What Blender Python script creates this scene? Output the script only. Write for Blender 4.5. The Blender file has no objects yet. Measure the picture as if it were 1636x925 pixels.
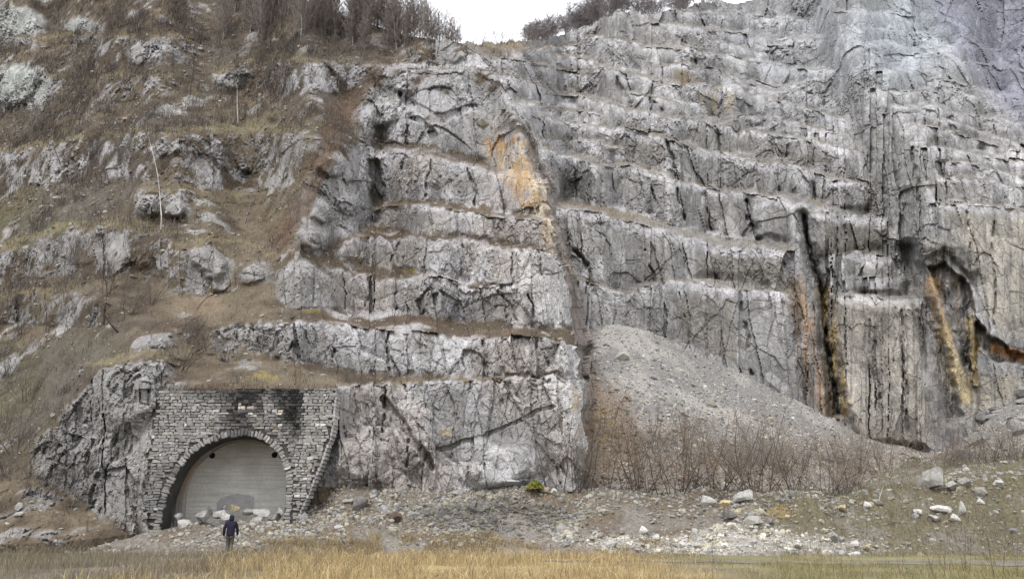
import bpy, math, random
import numpy as np
from mathutils import Vector, Matrix

random.seed(7)
RNG = np.random.default_rng(7)
scene = bpy.context.scene
COL = scene.collection

# ------------------------------------------------------------------ camera, sky, sun, exposure
F = 1363.0                      # focal length in pixels of the 1636 x 925 photograph
PITCH = math.radians(14.9)
CZ = 1.6
cam_data = bpy.data.cameras.new("camera")
cam_data.sensor_width = 36.0
cam_data.lens = 36.0 * F / 1636.0
cam_data.clip_start = 0.1
cam_data.clip_end = 6000.0
camera = bpy.data.objects.new("camera", cam_data)
camera.location = (0, 0, CZ)
camera.rotation_euler = (math.radians(90) + PITCH, 0, 0)
COL.objects.link(camera)
scene.camera = camera

SUN_ELEV, SUN_AZ = math.radians(58), math.radians(-150)   # azimuth from +Y, clockwise
world = bpy.data.worlds.new("World")
scene.world = world
world.use_nodes = True
wn, wl = world.node_tree.nodes, world.node_tree.links
wn.clear()
wo = wn.new("ShaderNodeOutputWorld")
bg = wn.new("ShaderNodeBackground")
sky = wn.new("ShaderNodeTexSky")
sky.sky_type = 'NISHITA'
sky.sun_disc = False
sky.sun_elevation = SUN_ELEV
sky.sun_rotation = SUN_AZ
sky.dust_density = 6.0
sky.air_density = 1.0
cloud = wn.new("ShaderNodeTexNoise")
cloud.inputs["Scale"].default_value = 2.2
cloud.inputs["Detail"].default_value = 4.0
cr = wn.new("ShaderNodeValToRGB")
cr.color_ramp.elements[0].color = (6.6, 6.7, 7.2, 1)
cr.color_ramp.elements[1].color = (8.6, 8.6, 8.7, 1)
mixw = wn.new("ShaderNodeMix")
mixw.data_type = 'RGBA'
mixw.inputs[0].default_value = 0.86
wl.new(cloud.outputs["Fac"], cr.inputs["Fac"])
wl.new(sky.outputs["Color"], mixw.inputs[6])
wl.new(cr.outputs["Color"], mixw.inputs[7])
wl.new(mixw.outputs[2], bg.inputs["Color"])
bg.inputs["Strength"].default_value = 0.12
wl.new(bg.outputs[0], wo.inputs["Surface"])

sun_data = bpy.data.lights.new("sun", 'SUN')
sun_data.energy = 1.1
sun_data.angle = math.radians(14)
sun_data.color = (1.0, 0.965, 0.92)
sun = bpy.data.objects.new("sun", sun_data)
sd = Vector((math.sin(SUN_AZ) * math.cos(SUN_ELEV), math.cos(SUN_AZ) * math.cos(SUN_ELEV), math.sin(SUN_ELEV)))
sun.rotation_euler = sd.to_track_quat('Z', 'Y').to_euler()
sun.location = sd * 50
COL.objects.link(sun)

vs = scene.view_settings
vs.view_transform = 'Standard'
vs.look = 'None'
vs.gamma = 1.0
vs.use_curve_mapping = False
vs.exposure = 1.08
scene.render.engine = 'CYCLES'
scene.cycles.max_bounces = 5
scene.cycles.diffuse_bounces = 3

# ------------------------------------------------------------------ numeric helpers
def sstep(a, b, x):
    t = np.clip((x - a) / (b - a), 0, 1)
    return t * t * (3 - 2 * t)

def _hash(ix, iy, iz, seed):
    h = (ix.astype(np.int64) * 374761393 + iy.astype(np.int64) * 668265263 + iz.astype(np.int64) * 2147483647 + seed * 1274126177) & 0xFFFFFFFF
    h = ((h ^ (h >> 13)) * 1274126177) & 0xFFFFFFFF
    h = ((h ^ (h >> 16)) * 2246822519) & 0xFFFFFFFF
    h = h ^ (h >> 15)
    return h

def _h01(h):
    return (h & 0xFFFFFF).astype(np.float32) / 16777215.0

def vnoise(x, y, z, seed=0):
    """smooth value noise, -1..1"""
    x, y, z = np.broadcast_arrays(np.asarray(x, np.float32), np.asarray(y, np.float32), np.asarray(z, np.float32))
    ix, iy, iz = np.floor(x), np.floor(y), np.floor(z)
    fx, fy, fz = x - ix, y - iy, z - iz
    fx, fy, fz = fx * fx * (3 - 2 * fx), fy * fy * (3 - 2 * fy), fz * fz * (3 - 2 * fz)
    r = 0
    for a in (0, 1):
        wx = fx if a else 1 - fx
        for b in (0, 1):
            wy = fy if b else 1 - fy
            for c in (0, 1):
                wz = fz if c else 1 - fz
                r = r + wx * wy * wz * _h01(_hash(ix + a, iy + b, iz + c, seed))
    return r * 2 - 1

def fbm(x, y, z, seed=0, octaves=4, gain=0.5):
    r, a, s = 0, 1.0, 0
    for o in range(octaves):
        k = 2.03 ** o
        r = r + a * vnoise(x * k, y * k, z * k, seed + o * 17)
        s += a
        a *= gain
    return r / s

def cells(x, y, z, seed=0, jit=0.8):
    """Voronoi cells: F1, F2, random value per cell, facet height (tilted plane per cell)"""
    x, y, z = np.asarray(x, np.float32), np.asarray(y, np.float32), np.asarray(z, np.float32)
    bx, by, bz = np.floor(x - 0.5), np.floor(y - 0.5), np.floor(z - 0.5)
    f1 = np.full(x.shape, 9.0, np.float32)
    f2 = np.full(x.shape, 9.0, np.float32)
    rv = np.zeros(x.shape, np.float32)
    tilt = np.zeros(x.shape, np.float32)
    for a in (0, 1):
        for b in (0, 1):
            for c in (0, 1):
                ix, iy, iz = bx + a, by + b, bz + c
                h = _hash(ix, iy, iz, seed)
                h2 = (h * 2654435761 + 12345) & 0xFFFFFFFF
                h3 = (h2 * 2246822519 + 777) & 0xFFFFFFFF
                h2 = h2 ^ (h2 >> 15)
                h3 = h3 ^ (h3 >> 15)
                cx = ix + 0.5 + jit * (_h01(h) - 0.5)
                cy = iy + 0.5 + jit * (_h01(h2) - 0.5)
                cz = iz + 0.5 + jit * (_h01(h3) - 0.5)
                dx, dy, dz = x - cx, y - cy, z - cz
                d = np.sqrt(dx * dx + dy * dy + dz * dz)
                nx = _h01((h2 >> 4) ^ h3) * 2 - 1
                ny = _h01((h3 >> 5) ^ h) * 2 - 1
                nz = _h01((h >> 3) ^ (h2 << 1)) * 2 - 1
                near = d < f1
                f2 = np.where(near, f1, np.minimum(f2, d))
                tilt = np.where(near, dx * nx + dy * ny + dz * nz, tilt)
                rv = np.where(near, _h01(h ^ (h3 >> 7)), rv)
                f1 = np.where(near, d, f1)
    return f1, f2, rv, tilt

def poly_y(pts, u):
    p = np.array(pts, np.float32)
    return np.interp(u, p[:, 0], p[:, 1])

def stroke(u, v, pts, w, soft=0.5):
    """mask of a polyline with half width w (pixels)"""
    pts = np.array(pts, np.float32)
    x0, y0 = pts.min(0) - w * 1.5
    x1, y1 = pts.max(0) + w * 1.5
    m = np.zeros(u.shape, np.float32)
    s = (u > x0) & (u < x1) & (v > y0) & (v < y1)
    if not s.any():
        return m
    uu, vv = u[s], v[s]
    d = np.full(uu.shape, 1e9, np.float32)
    for i in range(len(pts) - 1):
        a, b = pts[i], pts[i + 1]
        ab = b - a
        t = np.clip(((uu - a[0]) * ab[0] + (vv - a[1]) * ab[1]) / max(1e-6, float(ab @ ab)), 0, 1)
        d = np.minimum(d, np.hypot(uu - a[0] - t * ab[0], vv - a[1] - t * ab[1]))
    m[s] = 1 - sstep(w * soft, w, d)
    return m

def blob(u, v, cu, cv, ru, rv, ang=0, soft=0.4):
    a = math.radians(ang)
    du, dv = u - cu, v - cv
    x = (du * math.cos(a) + dv * math.sin(a)) / ru
    y = (-du * math.sin(a) + dv * math.cos(a)) / rv
    return 1 - sstep(soft, 1, np.sqrt(x * x + y * y))

def poly(u, v, pts, feather=6):
    """filled polygon mask with a feathered inside edge"""
    pts = np.array(pts, np.float32)
    m = np.zeros(u.shape, np.float32)
    x0, y0 = pts.min(0)
    x1, y1 = pts.max(0)
    s = (u >= x0) & (u <= x1) & (v >= y0) & (v <= y1)
    if not s.any():
        return m
    uu, vv = u[s], v[s]
    inside = np.zeros(uu.shape, bool)
    d = np.full(uu.shape, 1e9, np.float32)
    n = len(pts)
    for i in range(n):
        a, b = pts[i], pts[(i + 1) % n]
        ab = b - a
        t = np.clip(((uu - a[0]) * ab[0] + (vv - a[1]) * ab[1]) / max(1e-6, float(ab @ ab)), 0, 1)
        d = np.minimum(d, np.hypot(uu - a[0] - t * ab[0], vv - a[1] - t * ab[1]))
        c = (a[1] > vv) != (b[1] > vv)
        with np.errstate(divide='ignore', invalid='ignore'):
            xi = (b[0] - a[0]) * (vv - a[1]) / (b[1] - a[1] + 1e-9) + a[0]
        inside ^= c & (uu < xi)
    m[s] = np.where(inside, sstep(0, feather, d), 0)
    return m

def strip(u, v, crest, toe, soft=3):
    """a bench face between its crest and its toe line"""
    cp, tp = np.array(crest, np.float32), np.array(toe, np.float32)
    c, t = np.interp(u, cp[:, 0], cp[:, 1]), np.interp(u, tp[:, 0], tp[:, 1])
    m = sstep(-soft, soft, v - c) * sstep(-soft, soft, t - v)
    x0, x1 = max(cp[0, 0], tp[0, 0]), min(cp[-1, 0], tp[-1, 0])
    return m * sstep(x0 - 12, x0 + 12, u) * (1 - sstep(x1 - 8, x1 + 8, u))

def box_blur(a, k, axis):
    if k < 1:
        return a
    pad = [(0, 0)] * a.ndim
    pad[axis] = (k + 1, k)
    c = np.cumsum(np.pad(a, pad, mode='edge'), axis=axis, dtype=np.float64)
    n = a.shape[axis]
    hi = np.take(c, np.arange(2 * k + 1, 2 * k + 1 + n), axis=axis)
    lo = np.take(c, np.arange(0, n), axis=axis)
    return ((hi - lo) / (2 * k + 1)).astype(np.float32)

def tanphi(v):
    return np.tan(PITCH + np.arctan((462.5 - v) / F))

def world_at(u, v, Y):
    """where the sight line through photo pixel (u, v) is at forward distance Y"""
    zc = (462.5 - v) / F
    kx = (u - 818.0) / F / (math.cos(PITCH) - zc * math.sin(PITCH))
    return np.stack([kx * Y, Y + 0 * kx, CZ + tanphi(v) * Y], axis=-1)

def lerp3(a, b, m):
    return a + (b - a) * m[..., None]

def tint(c, rgb, m):
    return c + (np.array(rgb, np.float32) - c) * np.clip(m, 0, 1)[..., None]

# ------------------------------------------------------------------ scene object helpers
def tag(o, label=None, cat=None, group=None, kind=None):
    if label: o["label"] = label
    if cat: o["category"] = cat
    if group: o["group"] = group
    if kind: o["kind"] = kind
    return o

def link(o, parent=None):
    COL.objects.link(o)
    if parent is not None:
        o.parent = parent
    return o

def empty(name, loc, rz=0):
    o = bpy.data.objects.new(name, None)
    o.location = loc
    o.rotation_euler = (0, 0, rz)
    o.empty_display_size = 0.3
    return link(o)

def np_mesh(name, verts, faces, mat=None, cols=None, attrs=None, smooth=False, nside=4):
    """mesh from numpy arrays; faces (n, nside)"""
    me = bpy.data.meshes.new(name)
    verts = np.ascontiguousarray(verts, np.float32)
    faces = np.ascontiguousarray(faces, np.int32)
    nf = len(faces)
    me.vertices.add(len(verts))
    me.vertices.foreach_set("co", verts.ravel())
    me.loops.add(nf * nside)
    me.loops.foreach_set("vertex_index", faces.ravel())
    me.polygons.add(nf)
    me.polygons.foreach_set("loop_start", np.arange(0, nf * nside, nside, dtype=np.int32))
    me.polygons.foreach_set("use_smooth", np.full(nf, smooth, bool))
    me.update(calc_edges=True)
    if cols is not None:
        at = me.attributes.new("Col", 'FLOAT_COLOR', 'POINT')
        c4 = np.ones((len(verts), 4), np.float32)
        c4[:, :3] = cols
        at.data.foreach_set("color", c4.ravel())
    for k, arr in (attrs or {}).items():
        at = me.attributes.new(k, 'FLOAT', 'POINT')
        at.data.foreach_set("value", np.ascontiguousarray(arr, np.float32).ravel())
    if mat:
        me.materials.append(mat)
    return me

def grid_faces(nr, nc):
    i = np.arange(nr - 1)[:, None] * nc + np.arange(nc - 1)[None, :]
    return np.stack([i, i + 1, i + nc + 1, i + nc], -1).reshape(-1, 4)

# ------------------------------------------------------------------ materials
def new_mat(name):
    m = bpy.data.materials.new(name)
    m.use_nodes = True
    return m, m.node_tree.nodes, m.node_tree.links, m.node_tree.nodes["Principled BSDF"]

def nd(nodes, t, **kw):
    n = nodes.new(t)
    for k, v in kw.items():
        if k in n.inputs:
            n.inputs[k].default_value = v
        else:
            setattr(n, k, v)
    return n

def math_node(N, L, op, a, b=None, clamp=False):
    n = N.new("ShaderNodeMath")
    n.operation = op
    n.use_clamp = clamp
    for i, x in enumerate((a, b)):
        if x is None: continue
        if isinstance(x, (int, float)): n.inputs[i].default_value = x
        else: L.new(x, n.inputs[i])
    return n.outputs[0]

def ramp_node(N, L, fac, a, b, ca=(0, 0, 0, 1), cb=(1, 1, 1, 1)):
    n = N.new("ShaderNodeValToRGB")
    n.color_ramp.elements[0].position = a
    n.color_ramp.elements[1].position = b
    n.color_ramp.elements[0].color = ca
    n.color_ramp.elements[1].color = cb
    L.new(fac, n.inputs[0])
    return n.outputs[0]

def mix_node(N, L, fac, a, b, blend='MIX'):
    n = N.new("ShaderNodeMix")
    n.data_type = 'RGBA'
    n.blend_type = blend
    if isinstance(fac, (int, float)): n.inputs[0].default_value = fac
    else: L.new(fac, n.inputs[0])
    for i, x in ((6, a), (7, b)):
        if isinstance(x, tuple): n.inputs[i].default_value = x
        else: L.new(x, n.inputs[i])
    return n.outputs[2]

def rock_material():
    m, N, L, B = new_mat("limestone")
    pos = N.new("ShaderNodeNewGeometry").outputs["Position"]
    col = nd(N, "ShaderNodeAttribute", attribute_name="Col").outputs["Color"]
    rock = nd(N, "ShaderNodeAttribute", attribute_name="rock").outputs["Fac"]
    # warped coordinates
    wn_ = nd(N, "ShaderNodeTexNoise", Scale=0.9, Detail=3.0)
    L.new(pos, wn_.inputs["Vector"])
    warp = N.new("ShaderNodeVectorMath"); warp.operation = 'MULTIPLY_ADD'
    L.new(wn_.outputs["Color"], warp.inputs[0])
    warp.inputs[1].default_value = (0.38, 0.38, 0.38)
    L.new(pos, warp.inputs[2])
    def mapped(sx, sy, sz, src=None):
        mp = N.new("ShaderNodeMapping")
        mp.inputs["Scale"].default_value = (sx, sy, sz)
        mp.inputs["Rotation"].default_value = (0.12, 0.16, 0.3)
        L.new(src or warp.outputs[0], mp.inputs["Vector"])
        return mp.outputs[0]
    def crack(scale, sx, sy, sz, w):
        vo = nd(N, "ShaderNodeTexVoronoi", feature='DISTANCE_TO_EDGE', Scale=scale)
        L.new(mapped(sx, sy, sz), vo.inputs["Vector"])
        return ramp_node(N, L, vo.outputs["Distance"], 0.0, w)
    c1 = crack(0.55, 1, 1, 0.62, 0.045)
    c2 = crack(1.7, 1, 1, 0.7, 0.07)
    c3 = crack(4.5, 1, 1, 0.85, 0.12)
    # where cracks show: patchy
    pn = nd(N, "ShaderNodeTexNoise", Scale=0.35, Detail=3.0)
    L.new(pos, pn.inputs["Vector"])
    patch = ramp_node(N, L, pn.outputs["Fac"], 0.42, 0.6)
    pn2 = nd(N, "ShaderNodeTexNoise", Scale=0.8, Detail=4.0)
    L.new(mapped(1, 1, 0.8, pos), pn2.inputs["Vector"])
    patch2 = ramp_node(N, L, pn2.outputs["Fac"], 0.45, 0.62)
    patch3 = ramp_node(N, L, pn.outputs["Fac"], 0.36, 0.5)
    fine = nd(N, "ShaderNodeTexNoise", Scale=5.5, Detail=5.0, Roughness=0.7)
    L.new(pos, fine.inputs["Vector"])
    streak = nd(N, "ShaderNodeTexNoise", Scale=1.6, Detail=5.0, Roughness=0.6)
    L.new(mapped(1.8, 1.8, 0.3), streak.inputs["Vector"])
    speck = nd(N, "ShaderNodeTexNoise", Scale=2.2, Detail=5.0, Roughness=0.72)
    L.new(mapped(1, 1, 0.7), speck.inputs["Vector"])
    # colour
    k = ramp_node(N, L, fine.outputs["Fac"], 0.3, 0.7, (0.74, 0.74, 0.74, 1), (1.24, 1.24, 1.24, 1))
    c = mix_node(N, L, 1.0, col, k, 'MULTIPLY')
    ks = ramp_node(N, L, streak.outputs["Fac"], 0.3, 0.72, (0.8, 0.8, 0.79, 1), (1.2, 1.2, 1.21, 1))
    c = mix_node(N, L, rock, c, mix_node(N, L, 1.0, c, ks, 'MULTIPLY'))
    # pale bloom and dark lichen specks on rock
    pale = math_node(N, L, 'MULTIPLY', ramp_node(N, L, speck.outputs["Fac"], 0.56, 0.68), rock)
    c = mix_node(N, L, math_node(N, L, 'MULTIPLY', pale, 0.35), c, (0.45, 0.45, 0.46, 1))
    dark = math_node(N, L, 'MULTIPLY', ramp_node(N, L, speck.outputs["Fac"], 0.44, 0.33), rock)
    c = mix_node(N, L, math_node(N, L, 'MULTIPLY', dark, 0.16), c, (0.075, 0.07, 0.067, 1))
    # joints darkened along the crack lines
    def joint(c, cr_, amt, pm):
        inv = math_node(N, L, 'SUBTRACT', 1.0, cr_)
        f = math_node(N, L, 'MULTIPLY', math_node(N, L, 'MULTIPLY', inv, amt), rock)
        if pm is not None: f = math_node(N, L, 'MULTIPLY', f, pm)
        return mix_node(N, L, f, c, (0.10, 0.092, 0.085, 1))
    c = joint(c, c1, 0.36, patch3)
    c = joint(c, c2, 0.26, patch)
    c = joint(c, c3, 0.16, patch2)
    L.new(c, B.inputs["Base Color"])
    B.inputs["Roughness"].default_value = 0.92
    B.inputs["Specular IOR Level"].default_value = 0.2
    # bump
    h = math_node(N, L, 'MULTIPLY', c1, 0.08)
    h = math_node(N, L, 'ADD', h, math_node(N, L, 'MULTIPLY', c2, 0.035))
    h = math_node(N, L, 'ADD', h, math_node(N, L, 'MULTIPLY', c3, 0.014))
    h = math_node(N, L, 'MULTIPLY', h, rock)
    h = math_node(N, L, 'ADD', h, math_node(N, L, 'MULTIPLY', fine.outputs["Fac"], 0.10))
    h = math_node(N, L, 'ADD', h, math_node(N, L, 'MULTIPLY', speck.outputs["Fac"], 0.10))
    bp = nd(N, "ShaderNodeBump", Strength=0.9, Distance=1.0)
    L.new(h, bp.inputs["Height"])
    L.new(bp.outputs[0], B.inputs["Normal"])
    return m

def attr_material(name, scale=8.0, lo=0.7, hi=1.3, rough=0.9, bump=0.0, objcoord=False):
    """vertex colour broken up by procedural noise"""
    m, N, L, B = new_mat(name)
    if objcoord:
        pos = N.new("ShaderNodeTexCoord").outputs["Object"]
    else:
        pos = N.new("ShaderNodeNewGeometry").outputs["Position"]
    col = nd(N, "ShaderNodeAttribute", attribute_name="Col").outputs["Color"]
    n1 = nd(N, "ShaderNodeTexNoise", Scale=scale, Detail=6.0, Roughness=0.65)
    L.new(pos, n1.inputs["Vector"])
    k = ramp_node(N, L, n1.outputs["Fac"], 0.3, 0.7, (lo, lo, lo, 1), (hi, hi, hi, 1))
    L.new(mix_node(N, L, 1.0, col, k, 'MULTIPLY'), B.inputs["Base Color"])
    B.inputs["Roughness"].default_value = rough
    B.inputs["Specular IOR Level"].default_value = 0.2
    if bump:
        bp = nd(N, "ShaderNodeBump", Strength=0.8, Distance=bump)
        L.new(n1.outputs["Fac"], bp.inputs["Height"])
        L.new(bp.outputs[0], B.inputs["Normal"])
    return m

def plain_material(name, rgb, scale=10.0, lo=0.75, hi=1.25, rough=0.85, bump=0.0, stretch=(1, 1, 1)):
    m, N, L, B = new_mat(name)
    pos = N.new("ShaderNodeTexCoord").outputs["Object"]
    mp = N.new("ShaderNodeMapping")
    mp.inputs["Scale"].default_value = stretch
    L.new(pos, mp.inputs["Vector"])
    n1 = nd(N, "ShaderNodeTexNoise", Scale=scale, Detail=5.0, Roughness=0.65)
    L.new(mp.outputs[0], n1.inputs["Vector"])
    k = ramp_node(N, L, n1.outputs["Fac"], 0.3, 0.7, tuple(x * lo for x in rgb) + (1,), tuple(x * hi for x in rgb) + (1,))
    L.new(k, B.inputs["Base Color"])
    B.inputs["Roughness"].default_value = rough
    B.inputs["Specular IOR Level"].default_value = 0.25
    if bump:
        bp = nd(N, "ShaderNodeBump", Strength=0.7, Distance=bump)
        L.new(n1.outputs["Fac"], bp.inputs["Height"])
        L.new(bp.outputs[0], B.inputs["Normal"])
    return m

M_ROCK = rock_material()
M_STONE = attr_material("rubble_stone", 9.0, 0.7, 1.3, bump=0.03)
M_SOIL = attr_material("earth", 6.0, 0.6, 1.4, bump=0.06)
M_TWIG = attr_material("twig_bark", 6.0, 0.75, 1.25)
M_GRASS = attr_material("dry_grass_blade", 1.5, 0.8, 1.2)

# ------------------------------------------------------------------ terrain: hillside with the benched buttress
ROCK_PALE = np.array((0.46, 0.46, 0.475), np.float32)
ROCK_GREY = np.array((0.258, 0.255, 0.252), np.float32)
SOIL = np.array((0.080, 0.062, 0.045), np.float32)
TAN = np.array((0.135, 0.112, 0.078), np.float32)
OLIVE = np.array((0.10, 0.098, 0.048), np.float32)
OCHRE = np.array((0.42, 0.255, 0.09), np.float32)
CREAM = np.array((0.42, 0.345, 0.22), np.float32)
BLACK = np.array((0.03, 0.027, 0.026), np.float32)

# bench faces of the buttress: (crest line, toe line, slope term, name)
A_FACES = [
    ([(535, 618), (600, 613), (700, 611), (800, 609), (900, 606), (950, 604)], [(535, 800), (950, 800)], 4.0),
    ([(340, 527), (370, 518), (450, 515), (520, 513), (600, 525), (680, 531), (760, 536), (830, 538), (890, 545), (950, 552)],
     [(340, 540), (370, 545), (400, 560), (450, 572), (530, 586), (620, 596), (700, 598), (800, 601), (950, 604)], 4.0),
    ([(440, 440), (475, 418), (520, 428), (570, 442), (640, 443), (700, 443), (760, 458), (800, 455), (850, 440), (950, 430)],
     [(440, 470), (470, 489), (560, 493), (640, 498), (700, 506), (770, 514), (850, 519), (950, 524)], 4.0),
    ([(540, 400), (560, 386), (600, 380), (680, 380), (740, 386), (800, 398), (880, 400), (950, 402)],
     [(540, 412), (560, 420), (620, 425), (660, 432), (720, 441), (780, 455), (800, 455), (850, 440), (950, 430)], 3.5),
    ([(595, 340), (615, 330), (680, 330), (740, 340), (800, 345), (900, 352)],
     [(595, 350), (620, 360), (660, 371), (730, 376), (790, 386), (900, 394)], 3.5),
    ([(590, 255), (620, 240), (680, 250), (740, 260), (800, 280), (890, 290)],
     [(590, 300), (610, 322), (700, 318), (760, 330), (890, 345)], 3.0),
    ([(575, 155), (590, 118), (640, 112), (700, 115), (760, 110), (850, 130)],
     [(575, 225), (600, 235), (660, 232), (740, 250), (850, 275)], 2.2),
    ([(650, 85), (700, 75), (760, 72), (820, 90)], [(650, 100), (760, 105), (820, 120)], 2.0),
    # ribs on the left end of the buttress
    ([(470, 300), (520, 240), (560, 215), (600, 235)], [(470, 410), (500, 405), (560, 375), (600, 350)], 1.6),
    # rock bands in the grassy hillside
    ([(340, 122), (400, 103), (480, 97), (560, 100), (600, 108)], [(340, 140), (400, 140), (480, 150), (600, 150)], 1.5),
    ([(270, 217), (330, 214), (400, 212), (480, 215), (530, 222)], [(270, 290), (330, 300), (400, 310), (480, 290), (530, 270)], 1.5),
    ([(-260, 270), (60, 237), (130, 217), (200, 216), (270, 217)], [(-260, 310), (60, 292), (130, 282), (270, 287)], 1.3),
    ([(-260, 420), (0, 410), (90, 375), (170, 368), (260, 380), (300, 400)], [(-260, 470), (0, 450), (100, 440), (260, 445), (300, 465)], 1.5),
    ([(-260, 500), (0, 480), (60, 460), (130, 468), (200, 490)], [(-260, 530), (0, 512), (130, 525), (200, 520)], 1.5),
    ([(275, 402), (340, 388), (378, 432)], [(275, 470), (378, 466)], 2.0),
    ([(60, 700), (120, 640), (160, 590), (215, 575), (275, 580)], [(60, 760), (120, 790), (222, 860), (275, 860)], 2.8),
    ([(215, 308), (300, 306)], [(215, 350), (300, 352)], 2.0),
    ([(-260, 100), (0, 110), (78, 104)], [(-260, 200), (0, 175), (40, 172), (78, 140)], 2.2),
    ([(-260, -60), (0, 0), (60, 20)], [(-260, 20), (0, 70), (60, 75)], 1.8),
    ([(104, 32), (168, 28)], [(104, 72), (168, 72)], 2.2),
    ([(150, 66), (290, 62)], [(150, 105), (290, 100)], 1.5),
    ([(165, 132), (270, 126)], [(165, 165), (270, 160)], 1.5),
    ([(375, 425), (440, 415), (480, 380)], [(375, 450), (440, 450), (480, 415)], 1.5),
]
def broken_line(pts, seed, amp, lo=35, hi=95):
    """a bench crest is not one long line: it steps and tilts from block to block"""
    r = np.random.default_rng(seed)
    q = np.array(pts, np.float32)
    x = np.arange(q[0, 0], q[-1, 0] + 1, 3.0, dtype=np.float32)
    y = np.interp(x, q[:, 0], q[:, 1])
    s = q[0, 0]
    while s < q[-1, 0]:
        w = r.uniform(lo, hi)
        m = (x >= s) & (x < s + w)
        y[m] += r.uniform(-amp, amp) + r.uniform(-1, 1) * amp * (x[m] - s - w / 2) / w + amp * .35 * np.abs((x[m] - s - w / 2) / w * 2) ** 4
        s += w
    return list(zip(x.tolist(), y.tolist()))
A_FACES = [(broken_line(c_, 40 + i_, 3.5), broken_line(t_, 80 + i_, 2.0), g_) for i_, (c_, t_, g_) in enumerate(A_FACES)]
EDGE_A = [(-260, 150), (-150, 330), (-60, 400), (0, 480), (30, 560), (58, 650), (70, 738), (90, 768), (120, 793), (170, 822), (210, 846), (260, 859), (300, 867),
          (350, 877), (400, 887), (440, 898), (480, 908), (520, 911), (560, 914), (598, 917), (606, 930), (700, 932), (830, 932), (900, 932)]
def edge_a(v):
    p = np.array(EDGE_A, np.float32)
    return np.interp(v, p[:, 0], p[:, 1])

def integrate(u_ax, v_ax, g, base_v, Y0, mixd=0.35, keep=None):
    """forward distance of the slope seen along every sight line, from its foot upwards; g = slope tangent minus sight-line tangent"""
    tp = tanphi(v_ax)                               # v_ax runs downwards in value (bottom of the picture first)
    dt = np.diff(tp)[:, None]
    act = (v_ax[1:, None] < base_v[None, :])
    step = np.where(act, dt / (0.5 * (g[1:] + g[:-1])), 0)
    rows = [np.log(Y0)]
    for k in range(len(step)):
        r = rows[-1] + step[k]
        q = np.pad(r, 3, mode='edge')
        s = (q[:-6] + q[1:-5] + q[2:-4] + q[3:-3] + q[4:-2] + q[5:-1] + q[6:]) / 7
        free = act[k] if keep is None else act[k] & keep
        rows.append(np.where(free, r + mixd * (s - r), r))
    lnY = np.array(rows)
    return np.exp(lnY).astype(np.float32)

def bil(arr, u_ax, v_ax, u, v):
    fu = np.clip((u - u_ax[0]) / (u_ax[1] - u_ax[0]), 0, len(u_ax) - 1.001)
    fv = np.clip((v - v_ax[0]) / (v_ax[1] - v_ax[0]), 0, len(v_ax) - 1.001)
    iu, iv = fu.astype(int), fv.astype(int)
    a, b = (fu - iu), (fv - iv)
    if arr.ndim == 3:
        a, b = a[..., None], b[..., None]
    return (arr[iv, iu] * (1 - a) * (1 - b) + arr[iv, iu + 1] * a * (1 - b) + arr[iv + 1, iu] * (1 - a) * b + arr[iv + 1, iu + 1] * a * b)

def warp_uv(U, V, amp, seed, hf=0.8):
    n = U * 0.02
    du = amp * (fbm(U / 26, V / 26, seed, seed, 3) * 1.0 + hf * vnoise(U / 7, V / 7, 3.3, seed + 5))
    dv = amp * (fbm(U / 30, V / 18, seed + 9, seed + 3, 3) * 1.0 + hf * vnoise(U / 6, V / 9, 7.7, seed + 8))
    return U + du, V + dv

# ---- raster of the hillside
uA = np.arange(-264, 1000, 2.0, dtype=np.float32)
vA = np.arange(900, -264, -1.5, dtype=np.float32)
UA, VA = np.meshgrid(uA, vA)
wU, wV = warp_uv(UA, VA, 4.0, 11)
on_butt = sstep(470, 590, UA + 0.25 * (VA - 400)) * sstep(60, 110, VA)         # quarried part
gA = 0.50 + 0.22 * fbm(UA / 60, VA / 40, 2.0, 4, 3)
gA = gA * (1 - on_butt) + on_butt * (0.17 + 0.10 * fbm(UA / 50, VA / 20, 5.0, 8, 2))
gA = np.where((VA < 90) & (UA < 760), 0.55, gA)
HILL_TREADS = [([(-200, 268), (60, 235), (200, 214), (270, 214), (330, 210), (480, 209)], 12), ([(340, 116), (400, 99), (560, 97)], 9), ([(-200, 415), (0, 405), (90, 371), (170, 364), (270, 376)], 15),
               ([(280, 396), (370, 386), (440, 412)], 8), ([(-200, 490), (0, 476), (130, 463)], 11), ([(140, 586), (215, 571), (285, 574)], 10), ([(230, 308), (300, 306), (420, 312)], 7), ([(20, 62), (150, 62), (300, 60)], 7), ([(60, 128), (165, 128), (280, 122)], 8)]
def hill_tread(u, v):
    m = np.zeros(u.shape, np.float32)
    for pts, th in HILL_TREADS:
        q = np.array(pts, np.float32)
        c = np.interp(u, q[:, 0], q[:, 1])
        e = sstep(q[0, 0] - 15, q[0, 0] + 15, u) * (1 - sstep(q[-1, 0] - 15, q[-1, 0] + 15, u))
        m = np.maximum(m, sstep(-2, 2, c - v) * sstep(-2, 3, v - c + th) * e)
    return m
hT = hill_tread(wU, wV)
gA = gA * (1 - hT) + .22 * hT
faceA = np.zeros_like(gA)
for crest, toe, g in A_FACES:
    m = strip(wU, wV, crest, toe)
    cl = np.array(crest, np.float32)
    gA = gA * (1 - m) + g * np.interp(wV - np.interp(wU, cl[:, 0], cl[:, 1]), [0, 4, 12], [.28, .55, 1.1]) * m
    faceA = np.maximum(faceA, m)
gA = np.clip(gA * (1 + 0.3 * vnoise(UA / 40, VA / 30, 1.0, 77)), 0.10, 6)
bu = [-264, 0, 100, 200, 224, 228, 536, 541, 600, 1000]
base_v = np.interp(uA, bu, [870, 868, 865, 852, 846, 620, 620, 805, 800, 800])
Y0 = np.interp(uA, bu, [41, 41, 41.5, 43, 43.5, 45.0, 45.0, 45.0, 45.2, 46.0])
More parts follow.
